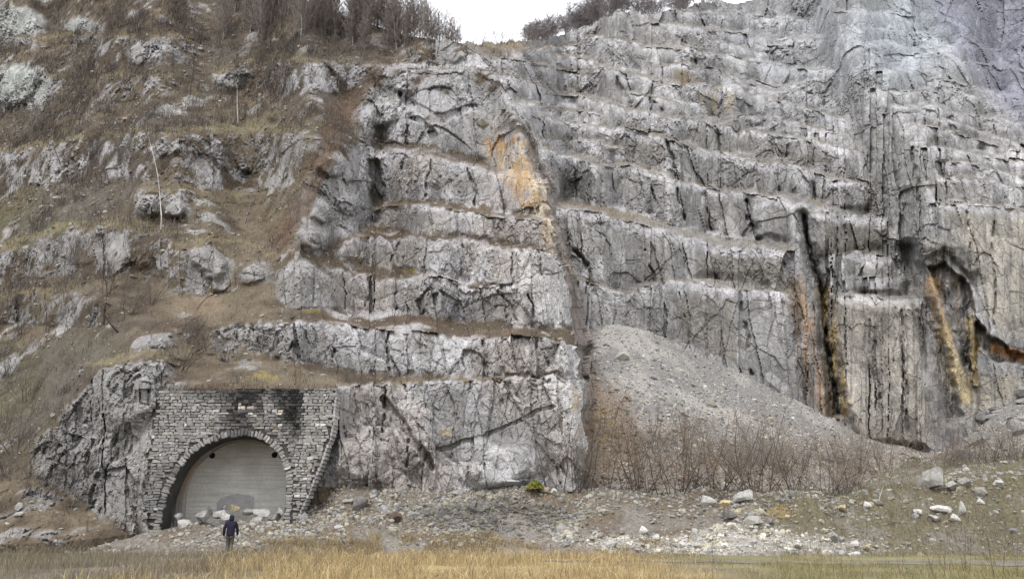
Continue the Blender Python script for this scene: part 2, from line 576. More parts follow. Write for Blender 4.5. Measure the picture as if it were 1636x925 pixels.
YA = integrate(uA, vA, gA, base_v, Y0)
YA = box_blur(YA, 3, 1)
# behind the portal the rock stays back
eL = np.interp(VA, [622, 720, 800, 860], [249, 232, 225, 238])
eR = np.interp(VA, [620, 690, 740, 790, 850], [536, 529, 512, 492, 466])
low_v = (VA > 622) & (UA > 222) & (UA < 541)
inw = sstep(6, 14, UA - eL) * sstep(6, 14, eR - UA) * sstep(630, 636, VA)
side_Y = np.where(UA < 380, 45.0 - .006 * (VA - 622) + .03 * np.maximum(eL - UA, 0), 46.0 - .002 * (VA - 622) - .004 * (UA - eR) + .3 * np.abs(fbm(UA / 9, VA / 12, 0, 919, 3)) * (VA < 742) + .25 * fbm(UA / 20, VA / 20, 0, 909, 3))
YA = np.where(low_v, side_Y * (1 - inw) + 49.8 * inw, YA)
# big relief (metres along the sight line, negative = nearer)
def reliefA(U, V):
    d = np.zeros_like(U)
    d -= 1.3 * blob(U, V, 575, 735, 55, 55)
    d -= 1.5 * blob(U, V, 800, 745, 80, 50)
    d -= 0.8 * blob(U, V, 660, 700, 40, 70)
    d += 0.7 * stroke(U, V, [(612, 640), (640, 680), (690, 745)], 9)
    d += 0.25 * stroke(U, V, [(880, 650), (790, 690), (700, 720)], 5)
    d += 0.5 * stroke(U, V, [(760, 175), (690, 190), (640, 150)], 8)
    d += 1.5 * stroke(U, V, [(598, 260), (605, 300), (600, 345)], 12)
    d += 1.2 * stroke(U, V, [(665, 190), (690, 215)], 9)
    d -= 1.2 * blob(U, V, 200, 640, 50, 70, 20)
    d -= 0.9 * blob(U, V, 335, 420, 40, 28, 35)
    d -= 1.5 * blob(U, V, 130, 48, 36, 24, 10)
    d -= 2.2 * poly(U, V, [(-60, 110), (76, 104), (70, 130), (38, 172), (-60, 180)], 14)
    for (x, y, r, a) in ((235, 330, 26, 1.5), (280, 332, 24, 1.5), (400, 315, 20, 0.9), (505, 385, 30, 1.3), (515, 340, 26, 1.0), (560, 325, 24, 1.0), (530, 265, 30, 1.3),
                         (610, 180, 34, 1.4), (640, 130, 34, 1.2), (720, 85, 30, 1.2), (80, 490, 40, 0.8), (200, 150, 36, 1.0), (225, 80, 40, 1.0),
                         (370, 122, 34, 1.3), (385, 180, 20, 0.9), (440, 180, 26, 0.8), (130, 400, 40, 0.9), (220, 410, 30, 0.8), (400, 440, 26, 0.7)):
        d -= a * blob(U, V, x, y, r, r * 0.8)
    jv = sstep(-.5, .3, vnoise(U / 9, V / 9, 0, 444))
    for (pts, w, a) in JOINTS_A:
        d += a * .8 * stroke(U, V, pts, w * .75, 0.1) * jv
    return d
JOINTS_A = [([(622, 532), (620, 596)], 4, .7), ([(775, 540), (772, 602)], 4, .6), ([(690, 450), (670, 505)], 4, .7), ([(540, 520), (530, 580)], 4, .6),
            ([(470, 520), (462, 570)], 4, .6), ([(800, 465), (830, 517)], 4, .7), ([(740, 390), (735, 440)], 4, .6), ([(640, 385), (625, 425)], 4, .6),
            ([(615, 620), (612, 690)], 4, .6), ([(720, 650), (760, 612)], 3, .4), ([(845, 470), (855, 515)], 4, .6), ([(590, 445), (585, 490)], 4, .6),
            ([(655, 700), (650, 745)], 4, .5), ([(870, 700), (895, 770)], 5, .6), ([(690, 255), (680, 315)], 4, .8), ([(750, 265), (760, 325)], 4, .8)]

def blocks(U, V, lines, w, amp, seed):
    """each bench face is split by joints into blocks standing a little in front of or behind one another"""
    idx = np.zeros(U.shape, np.float32)
    for pts in lines:
        q = np.array(pts, np.float32)
        c = np.interp(U, q[:, 0], q[:, 1])
        idx += ((V > c) & (U > q[0, 0]) & (U < q[-1, 0]))
    o = np.zeros(U.shape, np.float32)
    for lvl, (ww, aa) in enumerate(((w, amp), (w * .42, amp * .3))):
        k = np.zeros(U.shape)
        hl = _h01(_hash(idx, k + lvl, k, seed)) - .5
        s = (U + V * hl * .55 + 7 * vnoise(U / 70, V / 50, lvl, seed + 1)) / ww + idx * 7.37
        s = s + .45 * vnoise(s * .8, idx * 3.1, lvl * 5, seed + 2)
        cell = np.floor(s)
        fr = s - cell
        h1, h2 = _h01(_hash(cell, idx, k + lvl, seed + 3)), _h01(_hash(cell, idx, k + lvl, seed + 4))
        o += aa * ((h1 - .5) * 1.5 + (h2 - .5) * 1.6 * (fr - .5))
        o += aa * .10 * (1 - sstep(0, 1.3 / ww, np.minimum(fr, 1 - fr))) * (h2 > .35)
    return o

def terrain_mesh(name, U, V, Y, nside_cols, colour_fn, amp_fn):
    """assemble a terrain sheet: U, V, Y grids; back = extra columns/rows already appended"""
    P = world_at(U, V, Y).astype(np.float32)
    # smooth normals for the displacement direction
    S = np.stack([box_blur(box_blur(P[..., k], 14, 0), 14, 1) for k in range(3)], -1)
    du = np.gradient(S, axis=1)
    dv = np.gradient(S, axis=0)
    n = np.cross(du, dv)
    n /= np.linalg.norm(n, axis=-1, keepdims=True) + 1e-9
    toward = -(P - np.array((0, 0, CZ)))
    sgn = np.sign((n * toward).sum(-1, keepdims=True))
    n = n * np.where(sgn == 0, 1, sgn)
    cols, rock = colour_fn(U, V, P)
    x, y, z = P[..., 0], P[..., 1], P[..., 2]
    wx = 0.3 * fbm(x * .5, y * .5, z * .5, 31, 2)
    wz = 0.3 * fbm(x * .5, y * .5, z * .5, 47, 2)
    ca, sa = math.cos(0.25), math.sin(0.25)
    rx, ry = (x + wx) * ca + y * sa, -(x + wx) * sa + y * ca
    rz = z + wz + 0.18 * x
    f1, f2, r1, t1 = cells(rx / 3.4, ry / 11.0, rz / 4.6, 3)
    g1, g2, r2, t2 = cells(rx / 1.35, ry / 2.6, rz / 1.9, 5)
    h1, h2, r3, t3 = cells(rx / 0.55, ry / 0.55, rz / 0.75, 9)
    _, _, r4, t4 = cells(rx / 0.26, ry / 0.26, rz / 0.34, 13)
    amp = amp_fn(U, V, P)
    rough = np.clip(0.14 + 0.95 * sstep(-0.2, 0.4, fbm(x / 5, y / 5, z / 5, 91, 3)), 0, 1.2)   # smooth panels and broken zones
    d = amp[0] * ((r1 - .5) * 0.9 + t1 * 0.9)
    d += amp[1] * rough * ((r2 - .5) * 0.42 + t2 * 0.5)
    d += amp[2] * rough * ((r3 - .5) * 0.18 + t3 * 0.24)
    d += amp[2] * rough * ((r4 - .5) * 0.07 + t4 * 0.11)
    d -= amp[0] * 0.14 * (1 - sstep(0.0, 0.10, f2 - f1))
    d -= amp[1] * rough * 0.12 * (1 - sstep(0.0, 0.12, g2 - g1))
    d += (1 - rock) * 0.14 * fbm(x * 1.1, y * 1.1, z * 1.1, 61, 4)
    out = toward / np.linalg.norm(toward, axis=-1, keepdims=True)
    dirn = 0.8 * out + 0.3 * n
    if nside_cols:
        dirn[:, -nside_cols:] = (0.9, -0.25, 0.15)
    P = P + dirn * d[..., None]
    tone = 1 + rock * (0.36 * (r2 - .5) + 0.34 * (r1 - .5) + 0.24 * (r3 - .5) + .14 * (r4 - .5))
    cols = cols * tone[..., None]
    nr, nc = U.shape
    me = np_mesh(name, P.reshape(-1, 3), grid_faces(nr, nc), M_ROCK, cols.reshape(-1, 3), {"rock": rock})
    o = link(bpy.data.objects.new(name, me))
    o["kind"] = "structure"
    return o, P, n

def bands(U, V, lines, k=14, seed=0):
    """pale broken rim just below each crest line, ragged downwards like drips"""
    m = np.zeros_like(U)
    rag = 10 + k * (0.6 + 0.9 * vnoise(U / 5.0, V / 40, 1.5, 201 + seed) + 0.6 * vnoise(U / 17.0, V / 60, 4.5, 203 + seed))
    for pts in lines:
        p = np.array(pts, np.float32)
        c = np.interp(U, p[:, 0], p[:, 1])
        d = V - c
        e = sstep(p[0, 0] - 8, p[0, 0] + 8, U) * (1 - sstep(p[-1, 0] - 8, p[-1, 0] + 8, U))
        m = np.maximum(m, sstep(-3, 2, d) * (1 - sstep(rag * .5, rag, d)) * e)
    return m

def colourA(U, V, P):
    u, v = warp_uv(U, V, 7.0, 21)
    x, y, z = P[..., 0], P[..., 1], P[..., 2]
    n1 = fbm(x / 3, y / 3, z / 3, 101, 4)
    n2 = fbm(x / 1.0, y / 1.0, z / 1.0, 111, 4)
    nl = fbm(x / 9, y / 9, z / 9, 121, 3)
    butt = sstep(455, 590, U + 0.25 * (V - 420)) * sstep(60, 110, V + 0 * U)
    face = np.zeros_like(U)
    hillface = np.zeros_like(U)
    for i, (crest, toe, g) in enumerate(A_FACES):
        m = strip(u, v, crest, toe, 4)
        if g >= 2.6: face = np.maximum(face, m)
        else: hillface = np.maximum(hillface, m)
    # rock share
    ups = sstep(330, 120, V) * butt
    treadrock = sstep(0.12, 0.42, n1 + 0.35 * n2) * 0.8
    rock = np.maximum(face, hillface * sstep(-0.17, 0.12, .7 * n1 + 0.9 * n2 + 0.35 * butt))
    rock = np.maximum(rock, butt * np.maximum(treadrock, ups * sstep(-0.25, 0.1, n1 + .4 * n2)))
    rock = np.maximum(rock, (1 - butt) * sstep(0.22, 0.45, n1 + 0.5 * n2) * 0.9 * sstep(-0.3, 0.2, nl + .2))
    for (cx, cy, rx, ry, a) in ((38, 140, 60, 40, 0), (135, 48, 34, 24, 10), (30, 40, 50, 34, 0), (335, 425, 42, 28, 35), (200, 645, 55, 75, 20), (235, 330, 26, 20, 0), (280, 332, 24, 20, 0),
                                (370, 122, 36, 24, 0), (100, 720, 60, 40, -30), (405, 435, 30, 16, -15), (525, 330, 60, 70, 20), (620, 160, 60, 50, 0)):
        rock = np.maximum(rock, blob(u, v, cx, cy, rx, ry, a, 0.7))
    soilpatch = np.zeros_like(U)
    for (pts, w) in (([(600, 120), (560, 165), (530, 220), (500, 300), (470, 360), (440, 400)], 17), ([(350, 110), (450, 90), (560, 88), (640, 92)], 10),
                     ([(300, 520), (400, 500), (470, 500)], 12), ([(250, 608), (420, 600), (535, 604)], 9), ([(330, 205), (420, 202), (520, 200)], 7),
                     ([(300, 480), (330, 470), (420, 470)], 10), ([(600, 225), (700, 238), (780, 255)], 5), ([(605, 330), (700, 322), (780, 335)], 5)):
        soilpatch = np.maximum(soilpatch, stroke(u, v, pts, w))
    rock = rock * (1 - 0.85 * soilpatch)
    ht = hill_tread(u, v)
    rock = rock * (1 - .9 * ht)
    rock = rock * (1 - poly(U, V, [(466, 852), (490, 800), (504, 775), (552, 772), (556, 852)], 6))
    rock = np.maximum(rock, poly(U, V, [(498, 778), (522, 690), (532, 622), (548, 622), (552, 780)], 2))
    # ground colours
    c = np.broadcast_to(SOIL, U.shape + (3,)).copy()
    c = tint(c, TAN, sstep(-0.15, 0.35, nl + .5 * n2) * 0.75)
    green = blob(u, v, 30, 365, 120, 50) + blob(u, v, 20, 640, 90, 120) * 0.8 + blob(u, v, 460, 208, 90, 10) * .7 + blob(u, v, 60, 300, 120, 40) * .5 + blob(u, v, 400, 92, 70, 10) * .6
    green = np.maximum(green, 0.7 * blob(u, v, 140, 560, 90, 40))
    c = tint(c, OLIVE, np.clip(green, 0, 1) * (0.55 + .4 * n2))
    c = tint(c, (0.095, 0.086, 0.074), (1 - butt) * sstep(0.0, 0.4, -nl + .3 * n2) * .7)      # grey withered scrub
    c = tint(c, (0.10, 0.062, 0.040), stroke(u, v, [(600, 120), (560, 165), (530, 220), (490, 320), (450, 380)], 26) * (0.7 + .5 * n1))
    c = tint(c, (0.13, 0.090, 0.060), butt * 0.55 * sstep(-.2, .4, n1))
    c = tint(c, (0.15, 0.128, 0.075), ht * .8)
    c = tint(c, (0.20, 0.155, 0.11), blob(u, v, 320, 485, 60, 26) * .7)
    c = tint(c, (0.22, 0.18, 0.04), .5 * blob(u, v, 418, 604, 44, 11) * sstep(-.1, .3, n2) + .6 * blob(u, v, 660, 434, 22, 5) + .5 * blob(u, v, 500, 497, 26, 6))
    c = c * (1 + 0.35 * n2)[..., None]
    # rock colours
    r = np.broadcast_to(ROCK_GREY, U.shape + (3,)).copy()
    r = tint(r, ROCK_PALE, sstep(-0.25, 0.35, n1 + .3 * n2) * (0.45 + 0.35 * butt))
    r = tint(r, ROCK_PALE * 1.08, bands(u, v, [f[0] for f in A_FACES[:6]], 12) * 0.55)
    r = tint(r, (0.34, 0.30, 0.265), face * sstep(-0.2, 0.4, fbm(x / 4, y / 4, z / 5, 141, 3)) * .5)           # pinkish brown slabs
    r = tint(r, (0.20, 0.19, 0.175), (1 - butt) * sstep(-.5, .3, nl) * .5)
    r = tint(r, (0.37, 0.40, 0.38), blob(u, v, 20, 130, 70, 50) * .9 + blob(u, v, 25, 30, 50, 40) * .7 + blob(u, v, 130, 46, 30, 22) * .7)
    r = tint(r, (0.44, 0.43, 0.43), poly(u, v, [(800, 400), (905, 400), (925, 600), (930, 780), (880, 780), (880, 620), (860, 530), (840, 470)], 12) * .6)
    eu = edge_a(V)
    r = tint(r, (0.47, 0.465, 0.465), sstep(-38, -6, U - eu + 6 * n2 * 4) * sstep(380, 430, V) * .75)
    # orange stain below the nick
    orange = poly(u, v, [(755, 222), (790, 190), (850, 200), (872, 290), (890, 392), (866, 402), (840, 355), (808, 312), (775, 270)], 30)
    r = tint(r, OCHRE, orange * sstep(-0.3, 0.35, n1 + 1.1 * n2 + .5 * vnoise(U / 5, V / 30, 0, 808)) * .85)
    r = tint(r, (0.30, 0.16, 0.07), orange * sstep(0.1, 0.35, n2 - .3 * n1) * .7)
    r = tint(r, (0.50, 0.42, 0.30), stroke(u, v, [(862, 300), (872, 350), (882, 395)], 14) * .6)
    r = tint(r, CREAM, (blob(u, v, 710, 690, 14, 10) + blob(u, v, 915, 640, 12, 30)) * .8)
    r = tint(r, (0.55, 0.47, 0.36), orange * sstep(.1, .4, vnoise(U / 4, V / 12, 0, 809) - .3 * n2) * .6)
    rock = np.maximum(rock, orange)
    col = lerp3(c, r, rock)
    return col, rock

def ampA(U, V, P):
    butt = sstep(455, 590, U + 0.25 * (V - 420))
    _, rock = colourA_cache[0]
    a = 0.30 + 0.70 * rock
    far = np.clip(P[..., 1] / 55.0, 0.9, 1.7)
    return (a * 0.55 * (0.7 + .3 * butt), a * (0.48 + .37 * (1 - butt)) * far, a * far * (0.62 + .68 * (1 - butt)))

# ---- mesh grid of the hillside: rows over v, columns up to the free edge, then round the edge and back
NR, NC, NB = 700, 760, 70
vg = np.linspace(888, -258, NR, dtype=np.float32)
sA = np.linspace(0, 1, NC, dtype=np.float32)
ue = edge_a(vg) + 2.2 * vnoise(vg / 9, 0, 0, 5) + 1.6 * np.round(1.5 * vnoise(vg / 14, 3, 0, 6)) * (vg > 90)
UG = np.minimum((-262 + 1196 * sA)[None, :], ue[:, None])
VG = np.broadcast_to(vg[:, None], UG.shape).copy()
YG = bil(YA, uA, vA, UG, VG) + reliefA(*warp_uv(UG, VG, 7, 51, .2))
YG += blocks(*warp_uv(UG, VG, 3, 57, .5), [f[0] for f in A_FACES], 38, .42, 700) * np.maximum(bil(faceA, uA, vA, UG, VG), sstep(455, 590, UG + .25 * (VG - 420)) * sstep(60, 90, VG))
YG += 0.9 * sstep(-14, 0, UG - ue[:, None]) ** 2 * (VG > 70)          # rounded corner
kb = np.linspace(0, 1, NB + 1, dtype=np.float32)[1:]
wside = np.interp(vg, [-260, 60, 200, 330, 400, 480, 560, 600, 610, 700, 900], [2, 2, 6, 18, 24, 28, 34, 34, 22, 6, 4])
dback = np.interp(vg, [-260, 60, 120, 200, 330, 900], [40, 40, 20, 14, 18, 20])
vdrop = np.interp(vg, [-260, 60, 100, 140, 900], [8, 8, 3, 0, 0])
UB_ = ue[:, None] + wside[:, None] * kb[None, :]
VB_ = vg[:, None] + vdrop[:, None] * kb[None, :]
YB_ = YG[:, -1:] + dback[:, None] * kb[None, :]
UAll, VAll, YAll = np.concatenate([UG, UB_], 1), np.concatenate([VG, VB_], 1), np.concatenate([YG, YB_], 1)
colourA_cache = [None]
def colourA_store(U, V, P):
    colourA_cache[0] = colourA(U, V, P)
    c, r = colourA_cache[0]
    side = U > ue[:, None] + 0.5
    low = side & (V > 230)
    sidecol = np.array((0.22, 0.19, 0.17), np.float32) * (1 + 0.7 * fbm(P[..., 0] / 2, P[..., 1] / 2, P[..., 2] / 2, 171, 3))[..., None]
    c = np.where(low[..., None], sidecol, c)
    r = np.where(low, 0.9, r)
    colourA_cache[0] = (c, r)
    return colourA_cache[0]
hillside, PA, NA_ = terrain_mesh("hillside", UAll, VAll, YAll, NB, colourA_store, ampA)
ROCKA = colourA_cache[0][1]
print("A edge Y:", [(int(v), round(float(YG[np.argmin(abs(vg - v)), -1]), 1)) for v in (780, 700, 610, 560, 480, 400, 330, 260, 200, 150, 100, 75)])
print("A left Y at u=300:", [(int(v), round(float(bil(YA, uA, vA, np.array([300.]), np.array([float(v)]))[0]), 1)) for v in (600, 500, 400, 300, 200, 100, 50, 0)])

def at_hill(u, v):
    """surface point of the hillside under photo pixel (u, v)"""
    r = int(np.clip(np.searchsorted(-vg, -v), 0, NR - 1))
    c = int(np.clip(round((u + 262) / 1196 * (NC - 1)), 0, NC - 1))
    return Vector(PA[r, c])

# ------------------------------------------------------------------ terrain: the high benched quarry wall on the right
B_LINES = [   # crest of a face, thickness of the tread seen above it
    ([(880, 452), (925, 447), (1000, 468), (1040, 455), (1076, 452), (1180, 463), (1256, 472), (1275, 474)], 7),
    ([(880, 328), (950, 337), (1024, 360), (1090, 378), (1145, 388), (1190, 397), (1272, 402)], 13),
    ([(855, 241), (900, 248), (955, 261), (1020, 271), (1083, 290), (1190, 307), (1290, 329), (1330, 334)], 9),
    ([(850, 181), (900, 193), (948, 199), (1010, 209), (1080, 227), (1140, 240), (1200, 256), (1297, 273), (1345, 288)], 6),
    ([(870, 150), (960, 165), (1076, 188), (1145, 201), (1280, 221), (1350, 240)], 6),
    ([(880, 90), (945, 99), (1024, 120), (1076, 138), (1173, 139), (1242, 160), (1353, 198)], 6),
    ([(940, 58), (1000, 68), (1076, 76), (1110, 78), (1190, 97), (1297, 110), (1340, 118)], 5),
    ([(1040, 34), (1097, 42), (1187, 53), (1297, 64), (1320, 68)], 5),
    ([(1090, 16), (1200, 24), (1290, 34)], 4),
    ([(1060, 105), (1130, 108), (1210, 125), (1320, 155)], 4),
    ([(1290, 338), (1330, 334), (1370, 342), (1420, 352)], 5),
    ([(1325, 292), (1345, 287), (1390, 290)], 4),
    ([(1336, 406), (1380, 402), (1430, 412), (1446, 420)], 5),
    ([(1345, 446), (1400, 442), (1448, 446)], 3),
    ([(1335, 470), (1400, 473), (1475, 480)], 6),
    # right of the gully
    ([(1410, 84), (1440, 86), (1510, 92), (1636, 110), (1900, 150)], 4),
    ([(1400, 117), (1467, 118), (1522, 130), (1640, 160), (1900, 220)], 5),
    ([(1425, 165), (1480, 172), (1595, 190), (1636, 205), (1900, 260)], 5),
    ([(1410, 178), (1467, 178), (1530, 195), (1595, 212), (1640, 230), (1900, 300)], 3),
    ([(1440, 196), (1508, 206), (1619, 238), (1900, 310)], 5),
    ([(1470, 235), (1546, 243), (1640, 262), (1900, 330)], 4),
    ([(1495, 280), (1560, 284), (1640, 303), (1900, 370)], 4),
    ([(1485, 327), (1543, 329), (1640, 340), (1900, 380)], 6),
    ([(1380, 50), (1430, 52), (1500, 60)], 4),
    ([(1330, 20), (1420, 24), (1480, 36)], 4),
]
B_LINES += [([(790, 92), (860, 99), (945, 120)], 5), ([(780, 124), (850, 134), (930, 150)], 5), ([(825, 163), (900, 172), (960, 180)], 5), ([(800, 82), (850, 78), (925, 74)], 4), ([(850, 215), (930, 228), (1000, 240)], 4),
            ([(1130, 60), (1200, 76), (1290, 84)], 4), ([(1150, 118), (1230, 140), (1300, 132)], 4), ([(1180, 180), (1260, 196), (1340, 216)], 4), ([(1000, 150), (1070, 160), (1130, 172)], 4), ([(1380, 140), (1430, 142), (1500, 152)], 4),
            ([(1500, 70), (1560, 78), (1640, 92)], 4), ([(1520, 150), (1580, 162), (1640, 180)], 4), ([(1500, 258), (1570, 266), (1640, 284)], 4), ([(1420, 100), (1470, 103), (1510, 110)], 3), ([(1390, 68), (1450, 70), (1500, 76)], 3)]
B_LINES = [(broken_line(l_, 140 + i_, 4.0 if l_[0][1] < 400 else 3.0), t_) for i_, (l_, t_) in enumerate(B_LINES)]
uB = np.arange(690, 1912, 2.0, dtype=np.float32)
vB = np.arange(790, -130, -1.5, dtype=np.float32)
UBr, VBr = np.meshgrid(uB, vB)
wU, wV = warp_uv(UBr, VBr, 3.6, 14)
gB = 3.2 * np.exp(0.5 * fbm(UBr / 50, VBr / 30, 2.0, 41, 3))
gB = gB * np.interp(VBr, [0, 200, 400], [0.7, 0.85, 1.15])
treadB = np.zeros_like(gB)
below = np.full_like(gB, 99.0)
for i, (pts, th) in enumerate(B_LINES):
    p = np.array(pts, np.float32)
    c = np.interp(wU, p[:, 0], p[:, 1]) + 3 * np.round(1.6 * vnoise(wU / 16, i * 7.1, 0, 300 + i)) * 0.7
    e = sstep(p[0, 0] - 15, p[0, 0] + 10, wU) * (1 - sstep(p[-1, 0] - 10, p[-1, 0] + 12, wU))
    t_ = th * np.clip(1.0 + 0.8 * vnoise(wU / 38, i * 3.3, 0, 330 + i), 0.25, 2)
    m = sstep(-1.2, 1.2, c - wV) * sstep(-1.2, 1.2, wV - (c - t_)) * e
    treadB = np.maximum(treadB, m)
    dd = wV - c
    below = np.where((dd >= -1) & (e > .4), np.minimum(below, dd), below)
gB = gB * np.interp(below, [0, 4, 13], [.3, .6, 1.1])
gB = gB * (1 - treadB) + 0.13 * treadB
nick = blob(UBr, VBr, 800, 66, 70, 22)
gB = gB * (1 - nick) + 0.12 * nick
gB = np.clip(gB, 0.1, 7)
baseB = np.full(len(uB), 770.0)
YB0 = np.interp(uB, [690, 930, 1100, 1300, 1450, 1636, 1912], [66, 66, 68, 71, 74, 79, 88])
YBr = box_blur(integrate(uB, vB, gB, baseB, YB0), 2, 1)

CRACK = [(1286, 345), (1290, 385), (1302, 425), (1316, 470), (1321, 530), (1326, 590), (1340, 660)]
CAVE = [(1474, 424), (1491, 424), (1506, 414), (1522, 428), (1540, 443), (1554, 460), (1561, 494), (1562, 512), (1579, 535), (1603, 549), (1632, 560), (1700, 570), (1700, 594), (1630, 587), (1588, 577), (1566, 560), (1562, 590), (1556, 616),
        (1548, 600), (1542, 588), (1534, 596), (1524, 560), (1512, 520), (1496, 470)]
def reliefB(U, V):
    d = np.zeros_like(U)
    gully = stroke(U, V, [(1300, -20), (1306, 40), (1322, 100), (1342, 160), (1362, 215), (1378, 265), (1392, 330), (1400, 400)], 34, 0.1)
    d += 2.0 * gully
    # the right hand mass stands forward of the middle wall
    right = sstep(0, 1, (U - np.interp(V, [-130, 60, 200, 300, 480, 700], [1330, 1360, 1395, 1400, 1440, 1455])) / np.interp(V, [0, 200, 400, 700], [90, 90, 80, 40]))
    d -= 4.0 * right * sstep(-60, 200, V)
    d += 2.6 * stroke(U, V, [(1452, 400), (1470, 480), (1492, 560), (1520, 660)], 26, 0.2)
    d -= 2.4 * poly(U, V, [(1330, 472), (1400, 475), (1474, 481), (1482, 560), (1490, 720), (1360, 720), (1340, 640), (1326, 540)], 22)
    d -= 1.0 * poly(U, V, [(1290, 338), (1370, 342), (1420, 354), (1418, 400), (1300, 420)], 24)
    d -= 1.1 * poly(U, V, [(1320, 296), (1345, 288), (1388, 290), (1396, 336), (1330, 336)], 10)
    d -= 0.8 * poly(U, V, [(1336, 407), (1430, 412), (1446, 440), (1448, 470), (1345, 468)], 10)
    d -= 0.9 * poly(U, V, [(1195, 322), (1240, 312), (1285, 330), (1285, 395), (1210, 385), (1195, 355)], 18)
    d -= 0.6 * poly(U, V, [(1110, 395), (1200, 392), (1260, 405), (1262, 460), (1090, 448)], 26)
    d += 2.4 * stroke(U, V, CRACK, 5, 0.2) * (.6 + .4 * vnoise(U / 8, V / 14, 0, 449))
    d += 2.0 * stroke(U, V, CRACK, 20, 0.0)
    cu, cv = warp_uv(U, V, 3.5, 87, .5)
    d += 2.7 * poly(cu, cv, CAVE, 6) * (.75 + .45 * fbm(U / 12, V / 24, 0, 447, 3))
    d -= 1.4 * stroke(cu, cv, [(1553, 500), (1553, 560), (1557, 612)], 7)
    d -= .9 * stroke(cu, cv, [(1486, 400), (1508, 388), (1532, 402), (1552, 430)], 16, .1)
    d += 1.0 * stroke(U, V, [(1480, 430), (1508, 400), (1535, 412), (1555, 450)], 26, 0.1) * sstep(395, 420, V)
    jv = sstep(-.6, .3, vnoise(U / 9, V / 12, 0, 445))
    for (pts, w, a) in JOINTS_B:
        d += a * .8 * stroke(U, V, pts, w * .8, 0.1) * jv
    return d
JOINTS_B = [([(1083, 290), (1087, 340), (1092, 378)], 6, 1.4), ([(1145, 200), (1150, 240)], 5, .9), ([(1195, 320), (1198, 350), (1215, 385)], 8, 1.8), ([(1030, 400), (1045, 450)], 5, 1.),
            ([(1180, 470), (1195, 540), (1200, 600)], 6, .9), ([(1068, 228), (1078, 270)], 6, 1.2), ([(985, 130), (1010, 165)], 8, 1.4), ([(1105, 80), (1112, 110)], 5, 1.), ([(1195, 210), (1200, 250)], 5, .9),
            ([(920, 400), (940, 430)], 8, 1.6), ([(1045, 160), (1060, 180)], 5, 1.), ([(1150, 130), (1152, 180)], 5, .9), ([(1245, 165), (1255, 215)], 5, 1.), ([(1296, 275), (1300, 325)], 6, 1.2),
            ([(1500, 90), (1520, 130)], 5, 1.), ([(1460, 240), (1468, 320)], 6, 1.), ([(1585, 340), (1588, 520)], 4, .7), ([(1545, 340), (1550, 440)], 4, .7), ([(980, 280), (985, 325)], 4, .8),
            ([(1035, 285), (1050, 330)], 4, .8), ([(1120, 308), (1135, 370)], 5, .9), ([(1390, 490), (1405, 640)], 5, .5), ([(1440, 500), (1452, 690)], 5, .7), ([(1085, 470), (1100, 540)], 4, .6)]

def streaks(U, V, k=6.0, ln=70.0, seed=0):
    return vnoise(U / k, V / ln, 2.2, 401 + seed) * 0.6 + vnoise(U / (k * .45), V / (ln * .5), 6.2, 405 + seed) * 0.4

